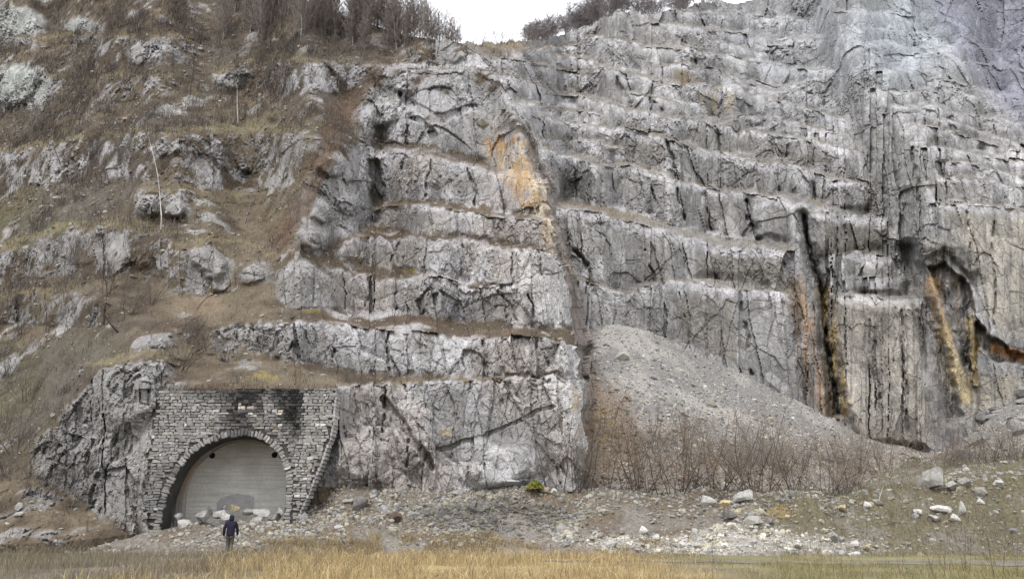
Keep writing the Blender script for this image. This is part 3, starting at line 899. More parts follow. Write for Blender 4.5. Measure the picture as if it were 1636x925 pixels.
def colourB(U, V, P):
    u, v = warp_uv(U, V, 5.0, 24)
    x, y, z = P[..., 0], P[..., 1], P[..., 2]
    n1 = fbm(x / 4, y / 4, z / 5, 151, 4)
    n2 = fbm(x / 1.3, y / 1.3, z / 1.6, 161, 4)
    st = streaks(U, V)
    r = np.broadcast_to(ROCK_GREY * 0.95, U.shape + (3,)).copy()
    r = tint(r, ROCK_PALE, sstep(-0.05, 0.42, n1 * .8 + .5 * st + .2 * n2) * 0.75)
    r = tint(r, (0.24, 0.23, 0.222), sstep(0.05, 0.35, fbm(x / 6, y / 6, z / 5, 181, 3)) * .6 * sstep(620, 300, V))
    tread = np.zeros_like(U)
    for i, (pts, th) in enumerate(B_LINES):
        p = np.array(pts, np.float32)
        c = np.interp(wrapU(u), p[:, 0], p[:, 1])
        e = sstep(p[0, 0] - 15, p[0, 0] + 10, u) * (1 - sstep(p[-1, 0] - 10, p[-1, 0] + 12, u))
        tread = np.maximum(tread, sstep(-2, 1, c - v) * sstep(-2, 1, v - c + th) * e)
    r = tint(r, ROCK_PALE * 1.1, bands(u, v, [b[0] for b in B_LINES], 15, 5) * 0.6)
    r = tint(r, (0.235, 0.222, 0.205), tread * (.75 + .4 * n2))
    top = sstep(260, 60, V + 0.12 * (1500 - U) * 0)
    r = tint(r, (0.38, 0.415, 0.455), top * sstep(1040, 1320, U) * (.35 + .25 * sstep(-.3, .3, n1)))  # bluish cast of the lens put into the rock colour
    # bluish lens cast painted into the rock of the upper right corner
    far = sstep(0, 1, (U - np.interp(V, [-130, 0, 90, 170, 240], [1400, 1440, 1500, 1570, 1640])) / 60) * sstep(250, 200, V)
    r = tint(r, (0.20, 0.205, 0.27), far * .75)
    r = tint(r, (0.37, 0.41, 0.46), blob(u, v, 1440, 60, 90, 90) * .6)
    # smooth left-facing corner, its shade painted into the rock colour
    corner = poly(u, v, [(1372, 190), (1440, 200), (1490, 250), (1492, 330), (1478, 420), (1455, 470), (1420, 470), (1424, 380), (1396, 300)], 24)
    r = tint(r, (0.21, 0.214, 0.208), corner * .75)
    r = tint(r, (0.15, 0.135, 0.115), poly(u, v, [(1440, 470), (1475, 440), (1500, 520), (1540, 660), (1500, 720), (1450, 720), (1478, 600), (1476, 484)], 14) * .6 * sstep(-.2, .4, st + .3))
    # warm grey panels with pale rims
    for pl, a in (([(1095, 200), (1200, 215), (1330, 232), (1340, 275), (1090, 225)], .4), ([(1115, 400), (1260, 410), (1256, 462), (1100, 448)], .75), ([(1300, 348), (1420, 362), (1416, 402), (1306, 415)], .8),
                  ([(945, 205), (1070, 232), (1062, 265), (950, 245)], .55), ([(1095, 300), (1190, 315), (1185, 385), (1100, 360)], .4), ([(1070, 470), (1175, 476), (1180, 590), (1080, 540)], .75),
                  ([(1210, 230), (1340, 255), (1335, 270), (1220, 250)], .6), ([(1470, 180), (1636, 232), (1590, 232), (1470, 200)], .7), ([(1490, 285), (1570, 290), (1560, 326), (1490, 322)], .5)):
        r = tint(r, (0.20, 0.19, 0.175), poly(u, v, pl, 8) * min(1, a * 1.25) * sstep(-.5, .1, st + .4 * n1 + .25))
    r = tint(r, CREAM, poly(u, v, [(1110, 142), (1170, 142), (1176, 185), (1105, 182)], 8) * .55 * sstep(-.3, .3, st))
    # lower right: pale tan wall with dark streaks
    low = poly(u, v, [(1490, 330), (1700, 340), (1700, 560), (1600, 540), (1566, 500), (1556, 440), (1530, 390)], 14)
    r = tint(r, (0.37, 0.345, 0.29), low * .75 * sstep(-.5, .3, st + .3))
    pillar = poly(u, v, [(1330, 472), (1474, 481), (1490, 720), (1360, 720), (1326, 540)], 12)
    r = tint(r, (0.32, 0.295, 0.245), pillar * .7)
    r = tint(r, BLACK * 2, pillar * sstep(.15, .45, n2 + .3 * st) * .4)
    r = tint(r, (0.32, 0.285, 0.21), poly(u, v, [(1480, 560), (1560, 590), (1640, 590), (1640, 640), (1540, 680)], 20) * .6)
    dark = sstep(0.22, 0.45, streaks(U, V, 5, 90, 9)) * (sstep(1250, 1350, U) * sstep(330, 420, V) * .85 + .35 * sstep(900, 1000, U))
    r = tint(r, (0.12, 0.115, 0.11), dark * .6)
    # orange and ochre staining round the crack and below the cave; black strokes paint their shade
    o1 = stroke(u, v, [(1276, 460), (1290, 540), (1304, 610), (1325, 665)], 30, .05) * sstep(-.35, .15, st + .5 * n2 + .1)
    r = tint(r, (0.36, 0.235, 0.13), o1 * .8 * sstep(-.5, .2, streaks(U, V, 4, 60, 3)))
    r = tint(r, (0.07, 0.05, 0.035), stroke(u, v, [(1268, 455), (1275, 540), (1290, 640)], 12) * .7 * sstep(-.3, .3, n2 + .2))
    r = tint(r, (0.50, 0.37, 0.16), stroke(u, v, [(1318, 462), (1327, 530), (1336, 590), (1352, 655)], 17, .1) * sstep(-.4, .2, n2 + .6 * streaks(U, V, 4, 60, 4) + .1) * .85)
    r = tint(r, BLACK, stroke(u, v, CRACK, 5) * .6)  # shade inside the crack, painted black
    r = tint(r, (.34, .26, .15), poly(u, v, CAVE, 8) * .6 * sstep(-.3, .3, st))
    r = tint(r, (.20, .19, .175), stroke(u, v, [(1484, 402), (1508, 386), (1532, 400), (1556, 432)], 20) * .7)
    r = tint(r, (0.40, 0.25, 0.085), stroke(u, v, [(1487, 450), (1500, 490), (1515, 560), (1538, 625)], 20, .05) * .8 * sstep(-.5, .3, n2 + .7 * st + .1))
    r = tint(r, (0.44, 0.36, 0.20), stroke(u, v, [(1508, 520), (1525, 580), (1545, 640)], 9) * .7)
    r = tint(r, BLACK, stroke(u, v, [(1515, 450), (1535, 520), (1550, 590)], 15) * sstep(-.3, .2, n2 + .3 * st) * .75)  # shade of the cave hollow painted in
    r = tint(r, BLACK, stroke(u, v, [(1555, 505), (1580, 540), (1640, 562)], 5) * .7)  # painted shade under the sloping overhang
    r = tint(r, (0.40, 0.19, 0.065), stroke(u, v, [(1590, 556), (1645, 574)], 10) * .85)
    r = tint(r, (0.33, 0.25, 0.10), stroke(u, v, [(1548, 510), (1556, 560), (1560, 610)], 9) * .7)
    r = tint(r, BLACK, stroke(u, v, [(1478, 418), (1506, 400), (1530, 412), (1550, 440), (1562, 470)], 5) * .5)  # painted shade along the cave's upper lip
    # soil and withered grass on the treads
    s = tread * sstep(-.25, .25, n2 + .25 * sstep(1150, 900, U) - .15 * sstep(1250, 1350, U))
    soil = s * np.where(U > 1320, .25, np.where(V < 200, .35, .55)) * sstep(-.4, .3, n1)
    soil = np.maximum(soil, blob(u, v, 1090, 125, 26, 18) * .9)
    soil = np.maximum(soil, blob(u, v, 800, 70, 70, 26) * .9)
    soil = np.maximum(soil, .8 * stroke(u, v, [(895, 322), (960, 332), (1010, 350)], 6))
    g = np.broadcast_to(np.array((0.15, 0.12, 0.085), np.float32), U.shape + (3,)).copy()
    g = tint(g, (0.17, 0.155, 0.07), sstep(0, .4, n1) * .6)
    rock = 1 - np.clip(soil, 0, 1)
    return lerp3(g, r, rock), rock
def wrapU(u): return u

def ampB(U, V, P):
    rock = ROCKB[0]
    far = np.clip(P[..., 1] / 75.0, 0.9, 1.6)
    smooth = 1 - .45 * sstep(400, 480, V)
    a = (.25 + .75 * rock) * far * smooth
    return (a * 0.36 / far, a * 0.5, a * 0.7)
ROCKB = [None]
def colourB_store(U, V, P):
    c, r = colourB(U, V, P)
    ROCKB[0] = r
    return c, r

SKY_B = [(690, 66), (735, 68), (790, 70), (835, 67), (872, 64), (905, 53), (930, 48), (955, 34), (985, 19), (1010, 16), (1032, 26), (1060, 22), (1080, 16), (1120, 6), (1190, 2), (1250, -6), (1400, -60), (1640, -90), (1920, -110)]
NRB, NCB, NBB = 640, 800, 14
ug = np.linspace(696, 1908, NCB, dtype=np.float32)
skyv = poly_y(SKY_B, ug) + 2.5 * vnoise(ug / 8, 0, 0, 71) + 2.0 * np.round(1.4 * vnoise(ug / 15, 1, 0, 72))
tb = np.linspace(0, 1, NRB, dtype=np.float32)
VGB = 780 + (skyv[None, :] - 780) * tb[:, None]
UGB = np.broadcast_to(ug[None, :], VGB.shape).copy()
YGB = bil(YBr, uB, vB, UGB, VGB) + reliefB(*warp_uv(UGB, VGB, 7, 53, .15))
YGB += blocks(*warp_uv(UGB, VGB, 3, 58, .5), [b[0] for b in B_LINES], 42, .62, 720) * np.where((UGB > 1480) & (VGB > 330), .4, 1)
# the left end tucks in behind the buttress
kt = np.linspace(0, 1, NBB + 1, dtype=np.float32)[1:]
UAll2 = np.concatenate([UGB, np.repeat(UGB[-1:], NBB, 0)], 0)
VAll2 = np.concatenate([VGB, VGB[-1:] + 9 * kt[:, None]], 0)
YAll2 = np.concatenate([YGB, YGB[-1:] + 45 * kt[:, None]], 0)
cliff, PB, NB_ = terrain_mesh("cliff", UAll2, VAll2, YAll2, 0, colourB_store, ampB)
print("B Y at u=880..1600:", [(u, [(v, round(float(bil(YBr, uB, vB, np.array([float(u)]), np.array([float(v)]))[0]), 1)) for v in (500, 300, 200, 70)]) for u in (760, 860, 1000, 1200, 1500)])
def at_cliff(u, v):
    c = int(np.clip(round((u - 696) / (1908 - 696) * (NCB - 1)), 0, NCB - 1))
    t = (v - 780) / (skyv[c] - 780)
    r = int(np.clip(round(t * (NRB - 1)), 0, NRB - 1))
    return Vector(PB[r, c])

# ------------------------------------------------------------------ scree cone, rubble bank and ground
SCREE_TOP = [(900, 640), (917, 592), (935, 545), (950, 528), (966, 522), (990, 521), (1015, 525), (1040, 531), (1075, 545), (1100, 559), (1150, 581), (1200, 606), (1250, 630), (1300, 655), (1350, 680),
             (1400, 701), (1450, 716), (1500, 718), (1530, 702), (1560, 676), (1595, 642), (1640, 614), (1700, 602), (1910, 590)]
us = np.linspace(880, 1910, 420, dtype=np.float32)
top = poly_y(SCREE_TOP, us) + 1.5 * vnoise(us / 12, 0, 0, 88)
bot = np.full_like(us, 812.0)
ts = np.linspace(0, 1, 200, dtype=np.float32)
VS = bot[None, :] + (top - bot)[None, :] * ts[:, None]
US = np.broadcast_to(us[None, :], VS.shape).copy()
ywall = bil(YBr, uB, vB, np.maximum(us, 945), top) - 1.2
gS = np.clip((tanphi(top) - tanphi(bot)) / np.log(ywall / 45.5), .1, .62)[None, :] + 0 * VS
gS = box_blur(gS, 6, 1)
lnY = np.zeros_like(VS)
tpS = tanphi(VS)
lnY[1:] = np.cumsum(np.diff(tpS, axis=0) / gS[1:], 0)
YS = np.exp(lnY) * 45.5
YS -= 0.25 * fbm(US / 40, VS / 30, 1.0, 95, 3)
kt = np.linspace(0, 1, 9, dtype=np.float32)[1:]
US2 = np.concatenate([US, np.repeat(US[-1:], 8, 0)], 0)
VS2 = np.concatenate([VS, VS[-1:] + 3 * kt[:, None]], 0)
YS2 = np.concatenate([YS, YS[-1:] + 14 * kt[:, None]], 0)
PS = world_at(US2, VS2, YS2).astype(np.float32)
PS[..., 2] += 0.10 * fbm(PS[..., 0] / .8, PS[..., 1] / .8, 0, 97, 3)
PS[..., 2] += .22 * fbm(PS[..., 0] / 3.5, PS[..., 1] / 5, 0, 197, 4)
nS = fbm(PS[..., 0] / 3, PS[..., 1] / 3, PS[..., 2] / 3, 98, 4)
cS = np.broadcast_to(np.array((0.165, 0.162, 0.157), np.float32), PS.shape).copy()
cS = tint(cS, (0.26, 0.25, 0.235), sstep(-.2, .4, nS + .3 * vnoise(US2 / 9 - VS2 / 14, (VS2 + US2 * .5) / 90, 0, 198)))
brown = blob(US2, VS2, 960, 690, 80, 100) * .9 + .5 * sstep(640, 760, VS2) + .5 * blob(US2, VS2, 940, 620, 26, 60)
cS = tint(cS, (0.15, 0.10, 0.062), np.clip(brown, 0, 1) * .75 * sstep(-.5, .2, nS + .2))
cS = tint(cS, (0.24, 0.17, 0.05), blob(US2, VS2, 962, 685, 26, 40) * .6)
scree = link(bpy.data.objects.new("scree_slope", np_mesh("scree_slope", PS.reshape(-1, 3), grid_faces(*US2.shape), M_SOIL, cS.reshape(-1, 3))))
scree["kind"] = "structure"

# rubble bank: from the flat ground up to the foot of the rock
TOPB = [(-300, 856), (0, 856), (150, 850), (225, 850), (262, 846), (300, 842), (380, 840), (450, 838), (464, 842), (482, 808), (500, 774), (520, 752), (545, 748), (575, 768), (610, 780), (700, 776), (800, 778), (930, 778), (1050, 786), (1130, 772), (1180, 786), (1300, 786),
        (1400, 790), (1480, 778), (1560, 764), (1636, 752), (1910, 735)]
BOTB = [(-300, 882), (0, 880), (420, 884), (520, 884), (800, 884), (900, 884), (1100, 884), (1300, 886), (1636, 884), (1910, 884)]
ur = np.linspace(-300, 1910, 780, dtype=np.float32)
topr = poly_y(TOPB, ur) + 3.0 * fbm(ur / 25, 0, 0, 121, 3)
botr = poly_y(BOTB, ur)
tr = np.linspace(0, 1, 110, dtype=np.float32)
VR = botr[None, :] + (topr - botr)[None, :] * tr[:, None]
UR = np.broadcast_to(ur[None, :], VR.shape).copy()
gR = (0.42 + 0.25 * fbm(UR / 50, VR / 12, 1.0, 125, 3)) * (1 + 0.3 * sstep(500, 560, UR))
tpR = tanphi(VR)
lnY = np.zeros_like(VR)
lnY[1:] = np.cumsum(np.diff(tpR, axis=0) / np.clip(gR[1:], .2, 2), 0)
Yb = (CZ - 0.02) / np.maximum(-tanphi(botr), .02)
YR = np.exp(lnY) * Yb[None, :]
kt = np.linspace(0, 1, 21, dtype=np.float32)[1:]
UR2 = np.concatenate([UR, np.repeat(UR[-1:], 20, 0)], 0)
backY = np.interp(ur, [0, 220, 240, 500, 560, 900, 960, 1910], [3, 3, 9, 9, 4, 4, 26, 34])
YR2 = np.concatenate([YR, YR[-1:] + kt[:, None] * backY[None, :]], 0)
PRb = world_at(UR, VR, YR).astype(np.float32)
XY = PRb[-1]
backP = np.stack([XY[None, :, 0] * (YR2[-20:] / XY[None, :, 1]), YR2[-20:], XY[None, :, 2] + np.interp(ur, [900, 1100, 1450, 1910], [0, 0.02, 0.13, 0.14])[None, :] * (YR2[-20:] - XY[None, :, 1]) - .1 * kt[:, None]], -1)
# in front of the first row the bank dips under the ground
frontP = PRb[:1].copy(); frontP[..., 1] -= .8; frontP[..., 2] -= .5
PR = np.concatenate([frontP, PRb, backP.astype(np.float32)], 0)
PR[..., 2] += 0.22 * fbm(PR[..., 0] / 1.8, PR[..., 1] / 1.8, 0, 127, 4) + .3 * fbm(PR[..., 0] / 5, PR[..., 1] / 4, 0, 227, 2) + .08 * vnoise(PR[..., 0] * 3, PR[..., 1] * 3, 0, 128)
U3 = np.concatenate([UR[:1], UR2], 0)
V3 = np.concatenate([VR[:1] + 3, VR, np.repeat(VR[-1:], 20, 0)], 0)
nR = fbm(PR[..., 0] / 2, PR[..., 1] / 2, PR[..., 2] / 2, 129, 4)
cR = np.broadcast_to(np.array((0.115, 0.092, 0.068), np.float32), PR.shape).copy()
cR = tint(cR, (0.17, 0.16, 0.145), sstep(-.2, .4, nR + .3 * sstep(840, 880, V3)) * .8)
cR = tint(cR, (0.11, 0.10, 0.062), sstep(1150, 1300, U3) * sstep(-.3, .3, -nR + .2) * .8)
cR = tint(cR, (0.27, 0.26, 0.24), blob(U3, V3, 1160, 868, 320, 24) * .85)
cR = tint(cR, (0.26, 0.19, 0.085), blob(U3, V3, 1240, 815, 50, 16) * .6)
bank = link(bpy.data.objects.new("rubble_bank", np_mesh("rubble_bank", PR.reshape(-1, 3), grid_faces(PR.shape[0], PR.shape[1]), M_SOIL, cR.reshape(-1, 3))))
bank["kind"] = "structure"
def bank_z(x, y):
    """height of the rubble bank (nearest grid point on a coarse search)"""
    d = (PR[..., 0] - x) ** 2 + (PR[..., 1] - y) ** 2
    k = np.unravel_index(np.argmin(d), d.shape)
    return float(PR[k][2])
def at_bank(u, v):
    c = int(np.clip(round((u + 300) / 2210 * 779), 0, 779))
    t = (v - botr[c]) / (topr[c] - botr[c])
    r = int(np.clip(round(t * 109), 0, 109)) + 1
    return Vector(PR[r, c])
def at_scree(u, v):
    c = int(np.clip(round((u - 880) / 1030 * 419), 0, 419))
    t = (v - 812) / (top[c] - 812)
    r = int(np.clip(round(t * 199), 0, 199))
    return Vector(PS[r, c])

def ground_z(x, y):
    return 0.07 * fbm(np.asarray(x) / 3.0, np.asarray(y) / 3.0, 0, 131, 3) + 0.02 * vnoise(np.asarray(x) * 2, np.asarray(y) * 2, 0, 132)
def axis(lo, hi, step, far):
    a = np.arange(lo, hi, step)
    k = np.geomspace(4, far, 16)
    return np.concatenate([lo - k[::-1], a, hi + k])
gx, gy = axis(-45, 45, 0.25, 3000), axis(-6, 50, 0.25, 3000)
GX, GY = np.meshgrid(gx, gy)
GZ = ground_z(GX, GY) - 0.02
GZ = np.where((GY > 55), -0.6, GZ)
ng = fbm(GX / 2.2, GY / 2.2, 0, 133, 4)
cG = np.broadcast_to(np.array((0.155, 0.13, 0.085), np.float32), GX.shape + (3,)).copy()
cG = tint(cG, (0.27, 0.205, 0.095), sstep(-9, -5, GX) * (1 - sstep(3.5, 7, GX)) * .8)
cG = tint(cG, (0.165, 0.155, 0.08), sstep(5, 9, GX) * .7)
cG = tint(cG, (0.12, 0.105, 0.09), (1 - sstep(-11, -7, GX)) * .7)
cG = cG * (1 + .4 * ng)[..., None]
ground = link(bpy.data.objects.new("ground", np_mesh("ground", np.stack([GX, GY, GZ], -1).reshape(-1, 3), grid_faces(*GX.shape), M_SOIL, cG.reshape(-1, 3))))
ground["kind"] = "structure"

# pale gravel track crossing in front of the bank on the right
tx = np.linspace(1.0, 60, 240)
yc = 33.0 - 0.10 * (tx - 8) - 0.004 * (tx - 8) ** 2 + .5 * vnoise(tx / 6, 0, 0, 135)
hw = np.interp(tx, [1, 8, 20, 60], [0.1, .8, 1.3, 1.2]) * (1 + .8 * vnoise(tx / 2.5, 0, 0, 136))
cross = np.linspace(-1, 1, 9)
TX = np.repeat(tx[:, None], 9, 1)
TY = yc[:, None] + hw[:, None] * cross[None, :] * (1 + .15 * vnoise(TX * 1.5, cross[None, :] * 3, 0, 137))
TZ = ground_z(TX, TY) + 0.025 - 0.03 * np.abs(cross[None, :]) ** 3
cT = np.broadcast_to(np.array((0.155, 0.143, 0.112), np.float32), TX.shape + (3,)) * (1 + .35 * fbm(TX, TY, 0, 138, 3))[..., None]
path = link(bpy.data.objects.new("path", np_mesh("path", np.stack([TX, TY, TZ], -1).reshape(-1, 3), grid_faces(240, 9), M_SOIL, cT.reshape(-1, 3))))
path["kind"] = "structure"

# ------------------------------------------------------------------ stone tunnel portal
YP = 44.0
def on_wall(u, v, Y=YP):
    p = world_at(np.float32(u), np.float32(v), Y)
    return float(p[0]), float(p[2])
def lean(z): return YP + 0.05 * (z - 1.0)

OUT_PX = [(238, 858), (225, 800), (232, 722), (249, 623), (320, 622), (400, 621), (470, 620), (536, 619), (529, 690), (512, 740), (492, 790), (466, 850)]
ARCH_PX = [(254, 852), (257, 836), (263, 805), (276, 768), (289, 744), (304, 726), (325, 711), (346, 702.5), (367, 697.5), (388, 695.5), (403, 697.5), (417, 702), (430, 711), (442, 724), (450, 738), (455, 752), (457, 774), (456, 800), (453, 830), (452, 852)]
BACK_PX = [(297, 850), (297, 838), (297, 814), (299, 790), (304, 768), (313, 750), (324, 737), (342, 722), (362, 710), (384, 704.5), (402, 706), (420, 709), (440, 717), (456, 730), (467, 745), (474, 760), (477, 778), (477, 800), (477, 830), (477, 850)]
out = [on_wall(*p) for p in OUT_PX]
arch = [on_wall(*p) for p in ARCH_PX]
back = [on_wall(u, v, 47.0) for u, v in BACK_PX]

def inside(x, z, pg):
    c = False
    n = len(pg)
    for i in range(n):
        (x1, z1), (x2, z2) = pg[i], pg[(i + 1) % n]
        if (z1 > z) != (z2 > z) and x < (x2 - x1) * (z - z1) / (z2 - z1) + x1:
            c = not c
    return c
def dist_line(x, z, pl):
    d = 1e9
    for (x1, z1), (x2, z2) in zip(pl[:-1], pl[1:]):
        ax, az = x2 - x1, z2 - z1
        t = max(0, min(1, ((x - x1) * ax + (z - z1) * az) / (ax * ax + az * az)))
        d = min(d, math.hypot(x - x1 - t * ax, z - z1 - t * az))
    return d

portal = empty("tunnel_portal", (on_wall(360, 846)[0], YP, on_wall(360, 846)[1]))
tag(portal, "walled-up tunnel mouth in a black-stained rubble stone facade at the foot of the quarry", "tunnel portal")
PORT_INV = Vector(portal.location)
def port_part(name, verts, faces, mat, cols=None, nside=4, parent=None):
    vv = np.array(verts, np.float32) - np.array(PORT_INV)
    o = bpy.data.objects.new(name, np_mesh(name, vv, faces, mat, cols, nside=nside))
    return link(o, parent or portal)

# mortar body of the wall: one horseshoe polygon, 1.3 m thick
import bmesh
M_MORTAR = plain_material("dark_mortar", (0.05, 0.047, 0.044), 3.0, 0.6, 1.4, bump=0.03)
bm = bmesh.new()
ring = out + arch[::-1]
fv = [bm.verts.new(Vector((x, lean(z), z)) - PORT_INV) for x, z in ring]
f = bm.faces.new(fv)
ext = bmesh.ops.extrude_face_region(bm, geom=[f])
for g_ in ext["geom"]:
    if isinstance(g_, bmesh.types.BMVert):
        g_.co.y += 1.3
bmesh.ops.recalc_face_normals(bm, faces=bm.faces)
bmesh.ops.triangulate(bm, faces=[q for q in bm.faces if len(q.verts) > 4])
me = bpy.data.meshes.new("mortar_backing"); bm.to_mesh(me); bm.free()
me.materials.append(M_MORTAR)
link(bpy.data.objects.new("mortar_backing", me), portal)

# irregular facing stones, each a rough bevelled block, all in the wall part
SV, SF, SC = [], [], []
def add_stone(cx, cz, w, h, rgb, y0, depth=0.07, axis=None, face='front'):
    """rough block on the wall front: back quad, shoulder quad, front quad"""
    ax = axis or ((1, 0), (0, 1))
    b = len(SV)
    j = lambda s: random.uniform(-s, s)
    d = depth * random.uniform(0.6, 1.3)
    corners = [(-.5, -.5), (.5, -.5), (.5, .5), (-.5, .5)]
    jit = [(j(.17) * min(w, .4), j(.22) * h) for _ in range(4)]
    for lvl, (yy, k) in enumerate(((0.06, 1.0), (-d * .6, 0.98), (-d, 0.74))):
        for q, (a, c) in enumerate(corners):
            la, lc = a * w * k + jit[q][0], c * h * k + jit[q][1]
            x = cx + ax[0][0] * la + ax[1][0] * lc
            z = cz + ax[0][1] * la + ax[1][1] * lc
            dy = yy + (j(.015) if lvl == 2 else 0)
            if face == 'front': SV.append((x, y0(z) + dy, z))
            else: SV.append((x - dy, y0 + la * 0 + cx * 0, z))
            SC.append(rgb)
    for lvl in (0, 1):
        for q in range(4):
            SF.append((b + lvl * 4 + q, b + lvl * 4 + (q + 1) % 4, b + lvl * 4 + 4 + (q + 1) % 4, b + lvl * 4 + 4 + q))
    SF.append((b + 8, b + 9, b + 10, b + 11))
x0 = min(p[0] for p in out); x1 = max(p[0] for p in out)
z0 = min(p[1] for p in out); z1 = max(p[1] for p in out)
def px_of(x, z, Y=YP):
    dz = z - CZ
    t = math.atan2(dz, Y) - PITCH
    zc = math.tan(t)
    v = 462.5 - F * zc
    u = 818 + F * x / Y * (math.cos(PITCH) - zc * math.sin(PITCH))
    return u, v
wv = lambda a, b, s: float(vnoise(np.float32(a), np.float32(b), np.float32(0.5), s))
def stone_colour(x, z):
    u, v = px_of(x, z)
    g = random.choice((0.17, 0.20, 0.22, 0.24, 0.26, 0.30))
    if random.random() < .03: g = 0.46
    rgb = np.array((g * 1.02, g, g * .97))
    if random.random() < .06: rgb = rgb * (1.06, .98, .86)
    # black seepage stains running down from the coping
    for (su, w, vb, a) in ((382, 26, 700, .95), (408, 14, 680, .7), (464, 22, 690, 1.0), (440, 14, 660, .5), (335, 40, 645, .8), (300, 50, 636, .6), (420, 60, 642, .9), (500, 30, 632, .6), (372, 40, 720, .5), (470, 12, 720, .8), (446, 26, 706, .5)):
        du = abs(u - su + 6 * wv(v / 14, su, 5)) / w
        if du < 1 and v < vb + 10 * wv(u / 5, 1, 6):
            k = a * (1 - du * du) * min(1, max(.25, (vb - v) / 40 + .3))
            rgb = rgb * (1 - min(.9, random.uniform(.5, 1.2) * k))
    for (su, sv, ru, rv) in ((400, 656, 5, 13), (392, 650, 6, 4), (446, 660, 3, 11), (381, 652, 2, 9), (447, 676, 6, 3)):
        if ((u - su) / ru) ** 2 + ((v - sv) / rv) ** 2 < random.uniform(.3, 1.3): rgb = np.array((.46, .42, .375)) * random.uniform(.7, 1.05)
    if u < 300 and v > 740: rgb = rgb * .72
    return tuple(np.clip(rgb, .012, .7))
z = z0
while z < z1 - .05:
    h = random.uniform(.11, .18)
    if z + h > z1: h = z1 - z
    x = x0 - random.uniform(0, .3)
    while x < x1:
        w = random.uniform(.14, .40)
        cx, cz = x + w / 2, z + h / 2
        if all(inside(cx + a * w * .5, cz, out) for a in (-.8, .8)) and not inside(cx, cz, arch) and dist_line(cx, cz, arch) > .36 + .12 * (w > .3):
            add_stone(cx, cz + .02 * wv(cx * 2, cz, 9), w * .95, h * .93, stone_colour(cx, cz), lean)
        x += w
    z += h
# ring of thin radial stones round the arch
acc = 0
for (xa, za), (xb, zb) in zip(arch[:-1], arch[1:]):
    L_ = math.hypot(xb - xa, zb - za)
    n_ = max(1, round(L_ / .17))
    tx_, tz_ = (xb - xa) / L_, (zb - za) / L_
    nx_, nz_ = -tz_, tx_
    for q in range(n_):
        t = (q + .5) / n_
        cx, cz = xa + (xb - xa) * t + nx_ * .17, za + (zb - za) * t + nz_ * .17
        if inside(cx, cz, out):
            add_stone(cx, cz, L_ / n_ * .9, .32, stone_colour(cx, cz), lean, axis=((tx_, tz_), (nx_, nz_)))
# pale quoins on the right hand return
QR = [p for p in out[7:]]
for (xa, za), (xb, zb) in zip(QR[:-1], QR[1:]):
    n_ = max(1, round(abs(zb - za) / .19))
    for q in range(n_):
        t = (q + .5) / n_
        cx, cz = xa + (xb - xa) * t, za + (zb - za) * t
        g = random.uniform(.24, .42)
        y_ = lean(cz) - .04
        for dd in range(3):
            wq = random.uniform(.3, .42)
            b = len(SV)
            hh = abs(zb - za) / n_ * .92
            pr = random.uniform(.03, .09)
            for (yy, xx, k) in ((0, -.05, 1), (0, pr * .7, 1), (0, pr, .75)):
                for (a, c) in ((-.5, -.5), (.5, -.5), (.5, .5), (-.5, .5)):
                    SV.append((cx + xx, y_ + .2 + a * wq * k, cz + c * hh * k)); SC.append((g, g * .98, g * .95))
            for lvl in (0, 1):
                for qq in range(4):
                    SF.append((b + lvl * 4 + qq, b + lvl * 4 + (qq + 1) % 4, b + lvl * 4 + 4 + (qq + 1) % 4, b + lvl * 4 + 4 + qq))
            SF.append((b + 8, b + 9, b + 10, b + 11))
            y_ += wq
M_MASON = attr_material("masonry_stone", 7.0, 0.7, 1.3, bump=0.02)
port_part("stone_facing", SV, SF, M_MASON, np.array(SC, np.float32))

# lining of the arch between the facade and the recessed bulkhead
def resample(pl, n):
    pl = np.array(pl)
    s = np.concatenate([[0], np.cumsum(np.hypot(*np.diff(pl, axis=0).T))])
    t = np.linspace(0, s[-1], n)
    return np.stack([np.interp(t, s, pl[:, 0]), np.interp(t, s, pl[:, 1])], -1)
nL, mL = 120, 30
fa, ba = resample(arch, nL), resample(back, nL)
LV, LC = [], []
for k in range(mL):
    t = k / (mL - 1)
    for i in range(nL):
        x = fa[i, 0] * (1 - t) + ba[i, 0] * t
        z = fa[i, 1] * (1 - t) + ba[i, 1] * t
        y = lean(fa[i, 1]) * (1 - t) + 47.0 * t - (0.02 if k == 0 else 0)
        wob = .03 * wv(i / 5, t * 9, 21)
        LV.append((x + wob, y, z))
        s_ = i / nL
        st = wv(t * 14 + .2 * wv(i / 10, 1, 4), s_ * 5, 22) * .7 + .5 * wv(t * 30, s_ * 9, 23)
        c = np.array((.05, .047, .044))
        if t > .45: c = c + .16 * min(1, (t - .45) * 4)
        if t > .3: c = c + np.array((.60, .57, .52)) * max(0, st) * min(1, (t - .3) * 4)
        if t > .5 and s_ < .3: c = c * (1 - .8 * max(0, wv(t * 9, s_ * 4, 25) + .3)) + np.array((.42, .24, .11)) * .8 * max(0, wv(t * 9, s_ * 4, 25) + .3)
        if t > .86: c = c * .4 + np.array((.42, .40, .37)) * .6
        if s_ > .35: c = c * .75
        LC.append(c)
port_part("arch_lining", LV, grid_faces(mL, nL), attr_material("stained_lining", 12.0, .7, 1.3, bump=.02), np.array(LC))

